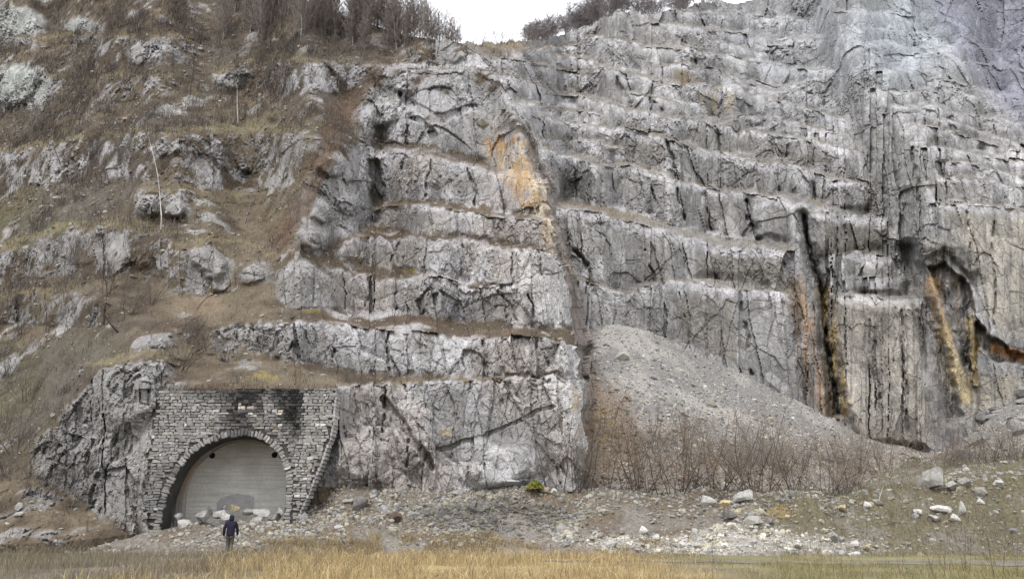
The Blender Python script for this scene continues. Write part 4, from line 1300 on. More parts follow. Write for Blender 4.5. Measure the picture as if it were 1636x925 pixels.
# board-marked concrete bulkhead
m, N, L, B = new_mat("board_marked_concrete")
pos = N.new("ShaderNodeTexCoord").outputs["Object"]
mp = N.new("ShaderNodeMapping"); mp.inputs["Scale"].default_value = (0.35, 1, 5.5)
L.new(pos, mp.inputs["Vector"])
n1 = nd(N, "ShaderNodeTexNoise", Scale=1.0, Detail=5.0, Roughness=.6); L.new(mp.outputs[0], n1.inputs["Vector"])
n2 = nd(N, "ShaderNodeTexNoise", Scale=0.9, Detail=5.0); L.new(pos, n2.inputs["Vector"])
n3 = nd(N, "ShaderNodeTexNoise", Scale=14.0, Detail=4.0); L.new(pos, n3.inputs["Vector"])
c = ramp_node(N, L, n1.outputs["Fac"], .3, .7, (.47, .465, .435, 1), (.66, .655, .62, 1))
c = mix_node(N, L, 1.0, c, ramp_node(N, L, n2.outputs["Fac"], .3, .75, (.75, .74, .7, 1), (1.1, 1.1, 1.1, 1)), 'MULTIPLY')
c = mix_node(N, L, 1.0, c, ramp_node(N, L, n3.outputs["Fac"], .3, .7, (.88, .88, .88, 1), (1.1, 1.1, 1.1, 1)), 'MULTIPLY')
wv_ = N.new("ShaderNodeTexWave"); wv_.bands_direction = 'Z'; wv_.inputs["Scale"].default_value = 1.6; wv_.inputs["Distortion"].default_value = 1.6; wv_.inputs["Detail"].default_value = 2
L.new(pos, wv_.inputs["Vector"])
gro = ramp_node(N, L, wv_.outputs["Fac"], .0, .06)
c = mix_node(N, L, math_node(N, L, 'MULTIPLY', math_node(N, L, 'SUBTRACT', 1.0, gro), ramp_node(N, L, n2.outputs["Fac"], .5, .66)), c, (.2, .19, .18, 1))
L.new(c, B.inputs["Base Color"]); B.inputs["Roughness"].default_value = .85
bp = nd(N, "ShaderNodeBump", Strength=.5, Distance=.02); L.new(n1.outputs["Fac"], bp.inputs["Height"]); L.new(bp.outputs[0], B.inputs["Normal"])
M_CONC = m
bm = bmesh.new()
bx = [(x, z_) for x, z_ in back]
cxm = sum(p[0] for p in bx) / len(bx)
fv = [bm.verts.new(Vector((cxm + (x - cxm) * 1.03, 46.95, z_ + .05)) - PORT_INV) for x, z_ in bx]
f = bm.faces.new(fv)
ext = bmesh.ops.extrude_face_region(bm, geom=[f])
for g_ in ext["geom"]:
    if isinstance(g_, bmesh.types.BMVert): g_.co.y += .5
bmesh.ops.recalc_face_normals(bm, faces=bm.faces)
bmesh.ops.triangulate(bm, faces=[q for q in bm.faces if len(q.verts) > 4])
me = bpy.data.meshes.new("concrete_bulkhead"); bm.to_mesh(me); bm.free(); me.materials.append(M_CONC)
bulk = link(bpy.data.objects.new("concrete_bulkhead", me), portal)
M_DARK = plain_material("dark_void", (0.012, 0.012, 0.012))
M_GREYC = plain_material("newer_grey_render", (0.34, 0.335, 0.335), 5.0, .85, 1.15)
for (hu, hv) in ((339, 727.5), (438.5, 726.5)):
    hx, hz = on_wall(hu, hv, 46.94)
    vs_, fs_ = [], []
    for k in range(20):
        a = k / 20 * 2 * math.pi
        for (r_, y_) in ((.165, 46.955), (.15, 46.925), (.125, 46.925), (.115, 46.948)):
            vs_.append((hx + r_ * math.cos(a), y_, hz + r_ * math.sin(a)))
    for k in range(20):
        for q in range(3):
            fs_.append((k * 4 + q, k * 4 + q + 1, ((k + 1) % 20) * 4 + q + 1, ((k + 1) % 20) * 4 + q))
    for k in range(0, 20, 1):
        fs_.append((k * 4 + 3, ((k + 1) % 20) * 4 + 3, ((k + 7) % 20) * 4 + 3, ((k + 7) % 20) * 4 + 3)) if False else None
    cidx = len(vs_); vs_.append((hx, 46.948, hz))
    fs_ = [q for q in fs_ if q]
    for k in range(0, 20, 2):
        fs_.append((k * 4 + 3, ((k + 1) % 20) * 4 + 3, ((k + 2) % 20) * 4 + 3, cidx))
    port_part("drain_hole", vs_, fs_, M_DARK, parent=bulk)  # black end disc stands in for the dark depth of the hole
pat = [(346, 803), (352, 796), (366, 791), (380, 788), (398, 791), (406, 793), (406, 812), (346, 815)]
bm = bmesh.new()
f = bm.faces.new([bm.verts.new(Vector((on_wall(u, v, 46.94)[0], 46.944, on_wall(u, v, 46.94)[1])) - PORT_INV) for u, v in pat])
me = bpy.data.meshes.new("repair_patch"); bm.to_mesh(me); bm.free(); me.materials.append(M_GREYC)
link(bpy.data.objects.new("repair_patch", me), bulk)

# ------------------------------------------------------------------ rocks
def ico(sub):
    b = bmesh.new(); bmesh.ops.create_icosphere(b, subdivisions=sub, radius=1.0)
    v = np.array([q.co[:] for q in b.verts], np.float32); f = np.array([[w.index for w in q.verts] for q in b.faces], np.int32)
    b.free(); return v, f
ICO1, ICO2, ICO3 = ico(1), ico(2), ico(4)
def rock_shape(base, seed, cuts=9, flat=(1, .8, .6)):
    r = np.random.default_rng(seed)
    v = base[0].copy()
    for _ in range(cuts):
        n = r.normal(size=3); n /= np.linalg.norm(n)
        d = r.uniform(.38, .75)
        h = v @ n - d
        v = v - np.maximum(h, 0)[:, None] * n
    v = v * np.array(flat, np.float32)
    return v
def rot_matrices(n, rng):
    q = rng.normal(size=(n, 4)); q /= np.linalg.norm(q, axis=1, keepdims=True)
    w, x, y, z = q.T
    return np.stack([1 - 2 * (y * y + z * z), 2 * (x * y - z * w), 2 * (x * z + y * w), 2 * (x * y + z * w), 1 - 2 * (x * x + z * z), 2 * (y * z - x * w),
                     2 * (x * z - y * w), 2 * (y * z + x * w), 1 - 2 * (x * x + y * y)], -1).reshape(n, 3, 3).astype(np.float32)
SMALL = [rock_shape(ICO1, 100 + k, 3, (1, .85, .65)) for k in range(10)]
def stones_mesh(name, pts, sizes, cols):
    n = len(pts)
    R = rot_matrices(n, RNG)
    which = RNG.integers(0, 10, n)
    sh = np.stack(SMALL)[which]
    v = np.einsum('nij,nkj->nki', R, sh) * sizes[:, None, None]
    v[..., 2] *= .8
    v = v + pts[:, None, :]
    nv = sh.shape[1]
    fcs = (ICO1[1][None] + (np.arange(n) * nv)[:, None, None]).reshape(-1, 3)
    cc = np.repeat(cols, nv, 0)
    return np_mesh(name, v.reshape(-1, 3), fcs, M_STONE, cc, nside=3)
def grey_cols(n, lo, hi, warm=.1):
    g = RNG.uniform(lo, hi, n)
    w = RNG.uniform(0, warm, n)
    return np.stack([g * (1 + w * .4), g, g * (1 - w)], -1).astype(np.float32)

def scatter_on(P, n, weight):
    """random points on a terrain grid with probability weight (area weighted)"""
    a = np.linalg.norm(np.cross(P[1:, :-1] - P[:-1, :-1], P[:-1, 1:] - P[:-1, :-1]), axis=-1)
    w = (a * weight[:-1, :-1]).ravel()
    c = np.cumsum(w); c /= c[-1]
    k = np.searchsorted(c, RNG.random(n))
    r, q = np.divmod(k, P.shape[1] - 1)
    s, t = RNG.random((n, 1)), RNG.random((n, 1))
    p = P[r, q] + (P[r + 1, q] - P[r, q]) * s + (P[r, q + 1] - P[r, q]) * t
    return p.astype(np.float32), r, q

# loose stones of the scree cone
wS = np.ones(US2.shape) * np.where(US2 < 1700, 1, .25)
wS[-8:] *= .05
p, r, q = scatter_on(PS, 26000, wS)
sz = (np.exp(RNG.normal(math.log(.062), .55, len(p))) * np.interp(VS2[r, q] - np.interp(US2[r, q], us, top), [0, 30, 180], [.75, .95, 1.5])).astype(np.float32)
cc = grey_cols(len(p), .09, .44, .2)
dk = (brown[r, q] > .4) & (RNG.random(len(p)) < .6)
cc[dk] *= (.62, .5, .4)
o = link(bpy.data.objects.new("scree_stones", stones_mesh("scree_stones", p, sz, cc)))
tag(o, "grey broken stones covering the scree cone against the wall", "scree", kind="stuff")
# rubble of the bank
wR = np.ones(U3.shape)
wR[-20:] *= np.interp(U3[-20:], [900, 1000], [.0, .25])
lowpale = blob(U3, V3, 1160, 866, 330, 30)
wR *= .35 + 1.2 * blob(U3, V3, 760, 830, 260, 60) + 1.8 * lowpale + .7 * blob(U3, V3, 380, 850, 200, 40)
wR *= .25 + 1.5 * sstep(-.2, .4, fbm(PR[..., 0] / 2.2, PR[..., 1] / 2.2, 0, 228, 3))
wR *= np.where(U3 > 1650, .4, 1) * np.where(U3 < -50, .4, 1)
p, r, q = scatter_on(PR, 20000, wR)
lp = lowpale[r, q]
sz = np.exp(RNG.normal(math.log(.075), .55, len(p))).astype(np.float32)
cc = grey_cols(len(p), .16, .36, .25) * (1 + .75 * lp * RNG.random(len(p)))[:, None]
mid = blob(U3, V3, 790, 825, 180, 40)[r, q]
cc *= (.85 - .4 * mid + .15 * lp)[:, None]
o = link(bpy.data.objects.new("rubble_stones", stones_mesh("rubble_stones", p, sz, cc)))
tag(o, "loose grey and white rubble strewn along the bank at the cliff foot", "rubble", kind="stuff")
# scattered chips on the hillside and bench treads
rockA_full = ROCKA
wH = (1 - rockA_full) * .6 + .3
wH[:, NC:] = 0
wH *= np.where(VAll > 60, 1, 0) * np.where(UAll < -120, .2, 1)
p, r, q = scatter_on(PA, 6000, wH)
sz = np.exp(RNG.normal(math.log(.08), .55, len(p))).astype(np.float32) * np.clip(p[:, 1] / 50, 1, 1.6)
o = link(bpy.data.objects.new("hillside_stones", stones_mesh("hillside_stones", p, sz, grey_cols(len(p), .12, .32, .2))))
tag(o, "small pale stones lying scattered over the brown hillside and benches", "stones", kind="stuff")

M_BOULDER = rock_material_b = None
def boulder_material():
    m, N, L, B = new_mat("boulder_limestone")
    pos = N.new("ShaderNodeTexCoord").outputs["Object"]
    col = nd(N, "ShaderNodeObjectInfo").outputs["Color"]
    n1 = nd(N, "ShaderNodeTexNoise", Scale=2.5, Detail=7.0, Roughness=.7); L.new(pos, n1.inputs["Vector"])
    n2 = nd(N, "ShaderNodeTexNoise", Scale=9.0, Detail=4.0, Roughness=.7); L.new(pos, n2.inputs["Vector"])
    c = mix_node(N, L, 1.0, col, ramp_node(N, L, n1.outputs["Fac"], .32, .68, (.55, .54, .52, 1), (1.25, 1.25, 1.25, 1)), 'MULTIPLY')
    c = mix_node(N, L, 1.0, c, ramp_node(N, L, n2.outputs["Fac"], .3, .7, (.8, .8, .8, 1), (1.15, 1.15, 1.15, 1)), 'MULTIPLY')
    L.new(c, B.inputs["Base Color"]); B.inputs["Roughness"].default_value = .9; B.inputs["Specular IOR Level"].default_value = .2
    h = math_node(N, L, 'ADD', n1.outputs["Fac"], math_node(N, L, 'MULTIPLY', n2.outputs["Fac"], .3))
    bp = nd(N, "ShaderNodeBump", Strength=.7, Distance=.12); L.new(h, bp.inputs["Height"]); L.new(bp.outputs[0], B.inputs["Normal"])
    return m
M_BOULDER = boulder_material()
BOULDER_MESH = []
for k in range(8):
    v = rock_shape(ICO3, 300 + k, 16, (1, .9, .8))
    v = v * (1 + .035 * fbm(v[:, 0] * 2, v[:, 1] * 2, v[:, 2] * 2 + k * 9, 500 + k, 4))[:, None]
    BOULDER_MESH.append(np_mesh("boulder", v, ICO3[1], M_BOULDER, nside=3))
def boulder(pt, w, h, d, rgb, label, group=None, rz=None, tilt=0.0, sink=.3, cat="boulder", name="boulder"):
    o = bpy.data.objects.new(name, random.choice(BOULDER_MESH))
    o.scale = (w / 2, d / 2, h / 2 / .8)
    o.rotation_euler = (random.uniform(-.15, .15), tilt, random.uniform(-.4, .4) if rz is None else rz)
    o.location = Vector(pt) + Vector((0, 0, h * (.5 - sink)))
    o.color = tuple(rgb) + (1,)
    link(o)
    return tag(o, label, cat, group)
WHITE, LGREY, MGREY, DGREY, YELL = (.56, .55, .53), (.42, .415, .40), (.30, .295, .28), (.16, .155, .15), (.50, .42, .27)
# single boulders of the right hand bank: (u, v, w px, h px, colour, label)
for (u, v, w, h, rgb, tl, lab) in (
        (1490, 778, 62, 44, MGREY, 0, "largest rounded grey boulder lying at the edge of the shrubs"),
        (1028, 848, 24, 17, WHITE, .1, "white angular boulder, left of two on the middle of the bank"),
        (1047, 856, 22, 13, WHITE, -.2, "white flat-sided boulder, right of two on the middle of the bank"),
        (1508, 822, 46, 16, WHITE, .35, "long white slab sloping down on the grassy right bank"),
        (1466, 824, 18, 14, WHITE, .3, "small white block just left of the long sloping slab"),
        (1492, 838, 34, 12, LGREY, .45, "narrow grey slab lying below the long white slab"),
        (1537, 826, 16, 30, LGREY, .2, "upright pale block right of the long white slab"),
        (1527, 836, 26, 14, WHITE, .4, "white slab leaning against the upright pale block"),
        (1566, 804, 18, 12, WHITE, .4, "white tilted block high on the right bank"),
        (1594, 778, 18, 16, LGREY, 0, "pale boulder at the top right of the bank"),
        (1384, 808, 22, 14, WHITE, .1, "white boulder on the bank top before the shrubs"),
        (1404, 808, 20, 12, DGREY, 0, "dark brown-grey boulder beside a white one on the bank top"),
        (1190, 800, 50, 22, LGREY, -.1, "broad grey boulder with a dark side on the bank crest"),
        (1158, 806, 24, 18, YELL, 0, "yellowish boulder beside the broad grey boulder on the bank crest"),
        (1178, 826, 14, 12, YELL, .2, "small bright yellow block below the broad grey boulder"),
        (1168, 838, 34, 24, DGREY, 0, "dark rounded boulder amid white rubble on the bank"),
        (1345, 814, 26, 14, YELL, .1, "flat yellow boulder in the earthy part of the bank"),
        (1257, 832, 10, 14, YELL, .1, "small upright yellow stone in the earthy part of the bank"),
        (1365, 872, 22, 14, WHITE, 0, "white boulder at the foot of the bank, left of a cream one"),
        (1386, 876, 18, 14, YELL, .1, "cream boulder at the foot of the bank beside a white one"),
        (1274, 874, 26, 12, WHITE, .25, "flat white slab at the foot of the bank"),
        (1332, 862, 30, 20, MGREY, .1, "grey boulder half buried low on the bank"),
        (1362, 892, 26, 12, WHITE, 0, "white slab lying on the edge of the gravel track"),
        (1130, 800, 40, 22, LGREY, 0, "whitish boulder on the left end of the bank crest"),
        (1520, 776, 30, 18, LGREY, 0, "pale flat boulder just right of the largest rounded boulder"),
        (1540, 772, 34, 20, MGREY, 0, "grey boulder second to the right of the largest rounded boulder"),
        (1092, 872, 16, 12, WHITE, 0, "white block at the bottom left of the pale rubble"),
        (870, 790, 20, 16, (.36, .3, .23), .1, "brownish boulder beside the yellow-green moss clump"),
        (886, 792, 18, 14, WHITE, -.1, "white boulder right below the yellow-green moss clump"),
        (912, 786, 22, 16, LGREY, 0, "grey boulder right of the yellow-green moss clump"),
        (664, 742, 22, 20, LGREY, .05, "square pale block standing at the foot of the rock face"),
        (575, 806, 44, 30, DGREY, -.4, "dark grey slab leaning on the bank right of the portal"),
        (553, 800, 26, 10, LGREY, 0, "flat pale slab above the dark leaning slab"),
        (632, 832, 32, 22, (.13, .10, .085), 0, "brown earthy boulder low on the bank right of the portal"),
        (790, 866, 16, 8, YELL, 0, "small tan flat stone lying at the edge of the golden grass"),
        (30, 815, 14, 20, LGREY, .3, "grey stone standing on the slope at the far left"),
        (27, 826, 22, 12, LGREY, 0, "flat grey stone at the foot of the standing stone"),
        (180, 852, 16, 12, YELL, 0, "yellow stone in the rubble left of the portal")):
    pt = at_bank(u, v) if not (u == 664 or u < 100) else at_hill(u, v)
    if u == 1490 or u in (1520, 1540, 1594): pt = at_bank(u, v)
    s = pt.y / F * 1.0
    boulder(pt, w * s, h * s, (w + h) * .5 * s, rgb, lab, tilt=tl, sink=.12)
# pile inside the tunnel mouth
PILE = [(296, 836, 30, 22, WHITE), (325, 826, 34, 24, LGREY), (316, 846, 24, 20, MGREY), (346, 822, 30, 20, WHITE), (352, 838, 40, 26, DGREY), (376, 812, 22, 18, YELL), (362, 826, 26, 22, WHITE),
        (398, 816, 30, 12, LGREY), (420, 818, 40, 18, WHITE), (438, 830, 26, 22, MGREY), (410, 832, 36, 18, LGREY), (447, 818, 16, 20, WHITE), (392, 838, 30, 20, (.36, .34, .28)), (375, 843, 26, 16, YELL),
        (300, 852, 24, 16, LGREY), (330, 858, 30, 16, MGREY), (285, 826, 16, 14, WHITE), (425, 845, 30, 14, WHITE), (446, 838, 22, 16, LGREY), (345, 852, 22, 14, WHITE), (402, 856, 28, 14, WHITE), (385, 862, 22, 12, WHITE),
        (430, 858, 16, 10, LGREY), (312, 866, 16, 10, WHITE), (275, 858, 16, 12, MGREY), (358, 810, 18, 12, LGREY), (334, 812, 14, 10, LGREY)]
LABP = {0: "white block at the left foot of the bricked-up arch", 4: "dark grey slab amid the pale blocks left of the person", 5: "cream rounded boulder topmost of the pile, above the person's head", 8: "long white block on the right of the tunnel pile",
        13: "cream block beside the person's left shoulder", 11: "narrow white stone against the right arch foot", 2: "grey block on the left of the tunnel pile", 20: "white block low in the pile right of the person"}
for k, (u, v, w, h, rgb) in enumerate(PILE):
    Yq = float(np.interp(v, [808, 866], [46.2, 41.5]))
    P_ = world_at(np.float32(u), np.float32(v), Yq)
    s = Yq / F
    boulder(Vector(P_), w * s * 1.1, h * s * 1.1, w * s * .9, tuple(q_ * .82 for q_ in rgb), LABP.get(k, "pale block in the rubble pile filling the tunnel mouth"), group="blocks piled in the tunnel mouth", sink=.5, cat="block", name="stone_block")
# dark block fall under the cave on the far right
for k in range(34):
    u = RNG.uniform(1545, 1720)
    v = np.interp(u, us, top) + RNG.uniform(2, 70)
    P_ = at_scree(u, v)
    w = RNG.uniform(1.0, 2.6)
    boulder(Vector(P_), w, w * RNG.uniform(.45, .75), w * .9, (MGREY, DGREY, (.22, .215, .21))[k % 3], "dark angular block of the rockfall below the cave at the right edge", group="blocks fallen below the cave", sink=.3, name="fallen_block", cat="block")

# ------------------------------------------------------------------ bare trees and shrubs
def grow(rng, p, d, length, r, depth, segs, out, spec):
    """one branch as a chain of tapering segments, with side branches"""
    n = spec['n'][min(depth, len(spec['n']) - 1)]
    step = length / n
    kids = spec['kids'][depth] if depth < len(spec['kids']) else 0
    where = sorted(rng.uniform(spec['from'][min(depth, len(spec['from']) - 1)], .97, kids))
    ki = 0
    for k in range(n):
        w = spec['wob'] * (1 if depth else .6)
        d = d + Vector((rng.normal(0, w), rng.normal(0, w), rng.normal(0, w) + spec['up'][min(depth, len(spec['up']) - 1)]))
        d.normalize()
        q = p + d * step
        ra, rb = r * (1 - .75 * k / n), r * (1 - .75 * (k + 1) / n)
        out.append((p, q, ra, rb, depth))
        while ki < kids and where[ki] <= (k + 1) / n:
            t = where[ki]; ki += 1
            a = rng.uniform(0, 2 * math.pi)
            s = d.cross(Vector((math.cos(a), math.sin(a), .3))).normalized()
            ang = rng.uniform(*spec['ang'])
            nd_ = (d * math.cos(ang) + s * math.sin(ang)).normalized()
            grow(rng, p + d * step * (t * n - k), nd_, length * rng.uniform(*spec['len']) * (1.15 - .6 * t), max(ra * spec['rk'], spec['rmin']), depth + 1, segs, out, spec)
        p = q
def tubes(segs, colour, sides=3):
    n = len(segs)
    P0 = np.array([s[0][:] for s in segs], np.float32); P1 = np.array([s[1][:] for s in segs], np.float32)
    R0 = np.array([s[2] for s in segs], np.float32); R1 = np.array([s[3] for s in segs], np.float32)
    D = P1 - P0; D /= np.linalg.norm(D, axis=1, keepdims=True) + 1e-9
    A = np.where(np.abs(D[:, 2:3]) < .9, np.array([[0, 0, 1.]]), np.array([[1., 0, 0]]))
    X = np.cross(D, A); X /= np.linalg.norm(X, axis=1, keepdims=True); Y = np.cross(D, X)
    V = []
    for P_, R_ in ((P0, R0), (P1, R1)):
        for k in range(sides):
            a = 2 * math.pi * k / sides
            V.append(P_ + (X * math.cos(a) + Y * math.sin(a)) * R_[:, None])
    V = np.stack(V, 1)
    f = []
    b = np.arange(n)[:, None] * (2 * sides)
    for k in range(sides):
        f.append(np.concatenate([b + k, b + (k + 1) % sides, b + sides + (k + 1) % sides, b + sides + k], 1))
    c = np.repeat(np.array([colour(s) for s in segs], np.float32), 2 * sides, 0)
    return V.reshape(-1, 3), np.stack(f, 1).reshape(-1, 4), c
def plant_meshes(name, seed, spec, stems, colours, split=1, sides=3):
    """(lower mesh, upper mesh): depth < split goes to the stems, the rest to the twigs"""
    rng = np.random.default_rng(seed)
    segs = []
    for k in range(stems):
        a = rng.uniform(0, 2 * math.pi)
        lean_ = rng.uniform(*spec['lean'])
        d = Vector((math.cos(a) * lean_, math.sin(a) * lean_, 1)).normalized()
        p = Vector((math.cos(a), math.sin(a), 0)) * rng.uniform(0, spec['base'])
        grow(rng, p - Vector((0, 0, .15)), d, spec['h'] * rng.uniform(.65, 1.0), spec['r'] * rng.uniform(.7, 1.1), 0, None, segs, spec)
    col = lambda s: np.array(colours[min(s[4], len(colours) - 1)]) * (0.75 + .5 * rng.random())
    lo = [s for s in segs if s[4] < split]; hi = [s for s in segs if s[4] >= split]
    ms = []
    if stems > 1:
        chains, cur = [], []
        for s in lo:
            if cur and (s[0] - cur[-1][1]).length > 1e-6:
                chains.append(cur); cur = []
            cur.append(s)
        chains.append(cur)
        groups = [(name[0], c_) for c_ in chains] + [(name[1], hi)]
    else:
        groups = [(name[0], lo), (name[1], hi)]
    for nm, part in groups:
        v, f, c = tubes(part, col, sides)
        ms.append(np_mesh(nm, v, f, M_TWIG, c))
    return ms
def one_mesh(name, seed, spec, stems, colours):
    rng = np.random.default_rng(seed)
    segs = []
    for k in range(stems):
        a = rng.uniform(0, 2 * math.pi); lean_ = rng.uniform(*spec['lean'])
        d = Vector((math.cos(a) * lean_, math.sin(a) * lean_, 1)).normalized()
        p = Vector((math.cos(a), math.sin(a), 0)) * rng.uniform(0, spec['base'])
        grow(rng, p - Vector((0, 0, .3)), d, spec['h'] * rng.uniform(.65, 1.0), spec['r'] * rng.uniform(.7, 1.1), 0, None, segs, spec)
    v, f, c = tubes(segs, lambda s: np.array(colours[min(s[4], len(colours) - 1)]) * (0.75 + .5 * rng.random()))
    return np_mesh(name, v, f, M_TWIG, c)

SHRUB = dict(n=(8, 6, 3), kids=(9, 5), up=(.03, .05, .02), wob=.17, ang=(.4, 1.2), len=(.3, .6), rk=.5, rmin=.0052, lean=(.05, 1.1), base=.5, h=3.4, r=.022, **{'from': (.2, .2)})
SHRUBSETS = []
for k in range(5):
    red = (0.17, 0.128, 0.096) if k % 2 else (0.16, 0.138, 0.112)
    SHRUBSETS.append(plant_meshes(("stem", "twigs"), 900 + k, SHRUB, 8 + k % 3, [(0.085, 0.072, 0.062), red, red], 1))
LOWBUSH = dict(SHRUB, h=1.5, r=.012, n=(5, 3, 2), kids=(7, 3), lean=(.1, 1.2), base=.3, rmin=.006)
LOWSETS = [one_mesh("shrub", 950 + k, LOWBUSH, 14, [(0.085, 0.074, 0.066), (0.12, 0.10, 0.085)]) for k in range(4)]
GREYBUSH = dict(SHRUB, h=3.0, r=.02, kids=(8, 5), lean=(.05, .9))
HILLSETS = [one_mesh("shrub", 970 + k, GREYBUSH, 11, [(0.075, 0.065, 0.058), (0.105, 0.09, 0.08)]) for k in range(4)]
WOOD = dict(n=(10, 5, 3), kids=(48, 9), up=(.02, .10, .05), wob=.07, ang=(.4, 1.0), len=(.2, .36), rk=.4, rmin=.021, lean=(0, .12), base=.2, h=11.5, r=.10, **{'from': (.06, .15)})
WOODSETS = [one_mesh("tree", 1000 + k, WOOD, 1 + k % 2, [(0.20, 0.185, 0.17), (0.165, 0.145, 0.13), (0.175, 0.15, 0.135)]) for k in range(6)]
WOODR = [one_mesh("tree", 1020 + k, dict(WOOD, h=8.5, rmin=.024, r=.09, lean=(0, .35), kids=(30, 7), ang=(.5, 1.15), len=(.28, .5)), 1 + k % 2, [(0.20, 0.185, 0.185), (0.19, 0.17, 0.172), (0.20, 0.18, 0.182)]) for k in range(4)]
ORD = ["first", "second", "third", "fourth", "fifth", "sixth", "seventh", "eighth", "ninth", "tenth", "eleventh", "twelfth", "thirteenth", "fourteenth", "fifteenth", "sixteenth", "seventeenth", "eighteenth", "nineteenth", "twentieth"]

def place_mesh(name, me, pt, s, label, cat, group=None, rz=None, sz=None):
    o = bpy.data.objects.new(name, me)
    o.location = Vector(pt)
    o.rotation_euler = (0, 0, random.uniform(0, 6.28) if rz is None else rz)
    o.scale = (s, s, s * (sz or 1))
    link(o)
    return tag(o, label, cat, group)
def place_shrub(k, pt, s, label, group, sz=1, name="bare_shrub", cat="shrub"):
    e = empty(name, pt, random.uniform(0, 6.28))
    e.scale = (s, s, s * sz)
    tag(e, label, cat, group)
    for me in SHRUBSETS[k % len(SHRUBSETS)]:
        link(bpy.data.objects.new(me.name.split('.')[0], me), e)
    return e

# wood on the left skyline
n_ = 0
for k in range(1600):
    if n_ >= 140: break
    u = random.uniform(330, 738) if k % 3 else random.uniform(-250, 735)
    lim = np.interp(u, [-250, 330, 345, 560, 640, 735], [-120, -40, 66, 82, 84, 74])
    v = random.uniform(-190, lim)
    if u > edge_a(np.float32(v)) - .5: continue
    if u < 345 and v > -20 - (345 - u) * .4: continue
    pt = at_hill(u, v)
    s = random.uniform(.6, 1.0) * np.interp(u, [540, 640, 700, 738], [1, .72, .5, .25])
    place_mesh("bare_tree", WOODSETS[n_ % 6], pt, s, "leafless grey-brown tree in the dense wood on the left ridge", "tree", "trees of the wood on the left ridge")
    n_ += 1
for k in range(50):
    u = 560 + 176 * (k + random.random()) / 50
    v = float(np.interp(u, [p_[1] for p_ in EDGE_A[:9]], [p_[0] for p_ in EDGE_A[:9]])) + random.uniform(1, 9)
    pt = at_hill(min(u, edge_a(np.float32(v)) - 1), v)
    place_mesh("bare_tree", WOODSETS[k % 6], pt, random.uniform(.75, 1.1) * np.interp(u, [560, 640, 700, 738], [.85, .62, .45, .22]), "leafless grey-brown tree at the right rim of the left ridge wood", "tree", "trees at the rim of the left ridge wood")
# wood along the skyline right of the gap
n_ = 0
for k in range(400):
    if n_ >= 108: break
    u = random.uniform(832, 1135) if k % 2 else random.uniform(832, 1000)
    hgt = np.interp(u, [832, 860, 900, 960, 1010, 1060, 1135], [.25, .42, .5, .52, .5, .5, .5])
    off = random.uniform(.3, 14)
    v_ = float(np.interp(u, ug, skyv))
    y_ = float(np.interp(u, ug, YAll2[NRB - 1]))
    pt = Vector(world_at(np.float32(u), np.float32(v_ + 9 * off / 45 + 1.5), y_ + off))
    place_mesh("bare_tree", WOODR[n_ % 4], pt, hgt * random.uniform(1.2, 2.0), "leafless purplish tree in the wood above the quarry, right of the sky gap", "tree", "trees above the quarry rim right of the gap", sz=random.uniform(.5, .62))
    n_ += 1
# shrubs in the gap
place_mesh("round_bush", HILLSETS[0], at_cliff(764, 70), 1.15, "round grey bush against the sky in the middle of the gap", "bush")
place_mesh("sapling", HILLSETS[1], at_cliff(797, 70), .95, "thin bare sapling right of the round bush in the sky gap", "sapling", sz=1.2)
place_mesh("sapling", HILLSETS[2], at_cliff(817, 68), .7, "lower thin sapling by the right side of the sky gap", "sapling")

# birches and other single trees on the hillside: trunk > crown
BIRCH = dict(n=(14, 4, 3), kids=(18, 4), up=(.02, .06, .0), wob=.075, ang=(.4, .9), len=(.12, .24), rk=.35, rmin=.014, lean=(.02, .1), base=0, h=8, r=.06, **{'from': (.35, .3)})
def hill_tree(u, v, h, label, spec, cols, seed, name, cat):
    pt = at_hill(u, v)
    e = empty(name, pt)
    tag(e, label, cat)
    lo, hi = plant_meshes(("trunk", "crown"), seed, dict(spec, h=h), 1, cols, 1, 5)
    link(bpy.data.objects.new("trunk", lo), e)
    link(bpy.data.objects.new("crown", hi), e)
    return e
hill_tree(258, 366, 9.2, "slender white birch with a pale trunk standing mid-slope on the left hillside", BIRCH, [(.50, .48, .45), (.14, .11, .10)], 61, "birch_tree", "birch")
hill_tree(381, 202, 6.6, "small white leaning birch below the upper rock band of the hillside", dict(BIRCH, lean=(.1, .15)), [(.46, .45, .42), (.13, .11, .1)], 62, "birch_tree", "birch")
hill_tree(305, 148, 6.0, "dark bare spreading tree on the brown upper hillside", dict(BIRCH, kids=(14, 6), len=(.25, .4), rk=.5, r=.08), [(.06, .052, .047), (.07, .06, .054)], 63, "bare_tree", "tree")
hill_tree(540, 135, 4.5, "thin pale sapling on the buttress top beside the red soil gully", BIRCH, [(.2, .19, .18), (.13, .11, .1)], 64, "sapling", "sapling")
hill_tree(390, 360, 3.6, "thin grey sapling right of the mid-slope birch near the rock rib", BIRCH, [(.2, .19, .18), (.13, .11, .1)], 65, "sapling", "sapling")
hill_tree(268, 462, 4.0, "bare sapling below the mid-slope birch among grey scrub", BIRCH, [(.16, .15, .14), (.12, .1, .09)], 66, "sapling", "sapling")
hill_tree(718, 132, 3.4, "small pale sapling on the upper rocks of the buttress", BIRCH, [(.25, .24, .23), (.13, .11, .1)], 67, "sapling", "sapling")
hill_tree(456, 488, 2.4, "tiny bare sapling at the left end of the second bench", BIRCH, [(.16, .15, .14), (.12, .1, .09)], 68, "sapling", "sapling")

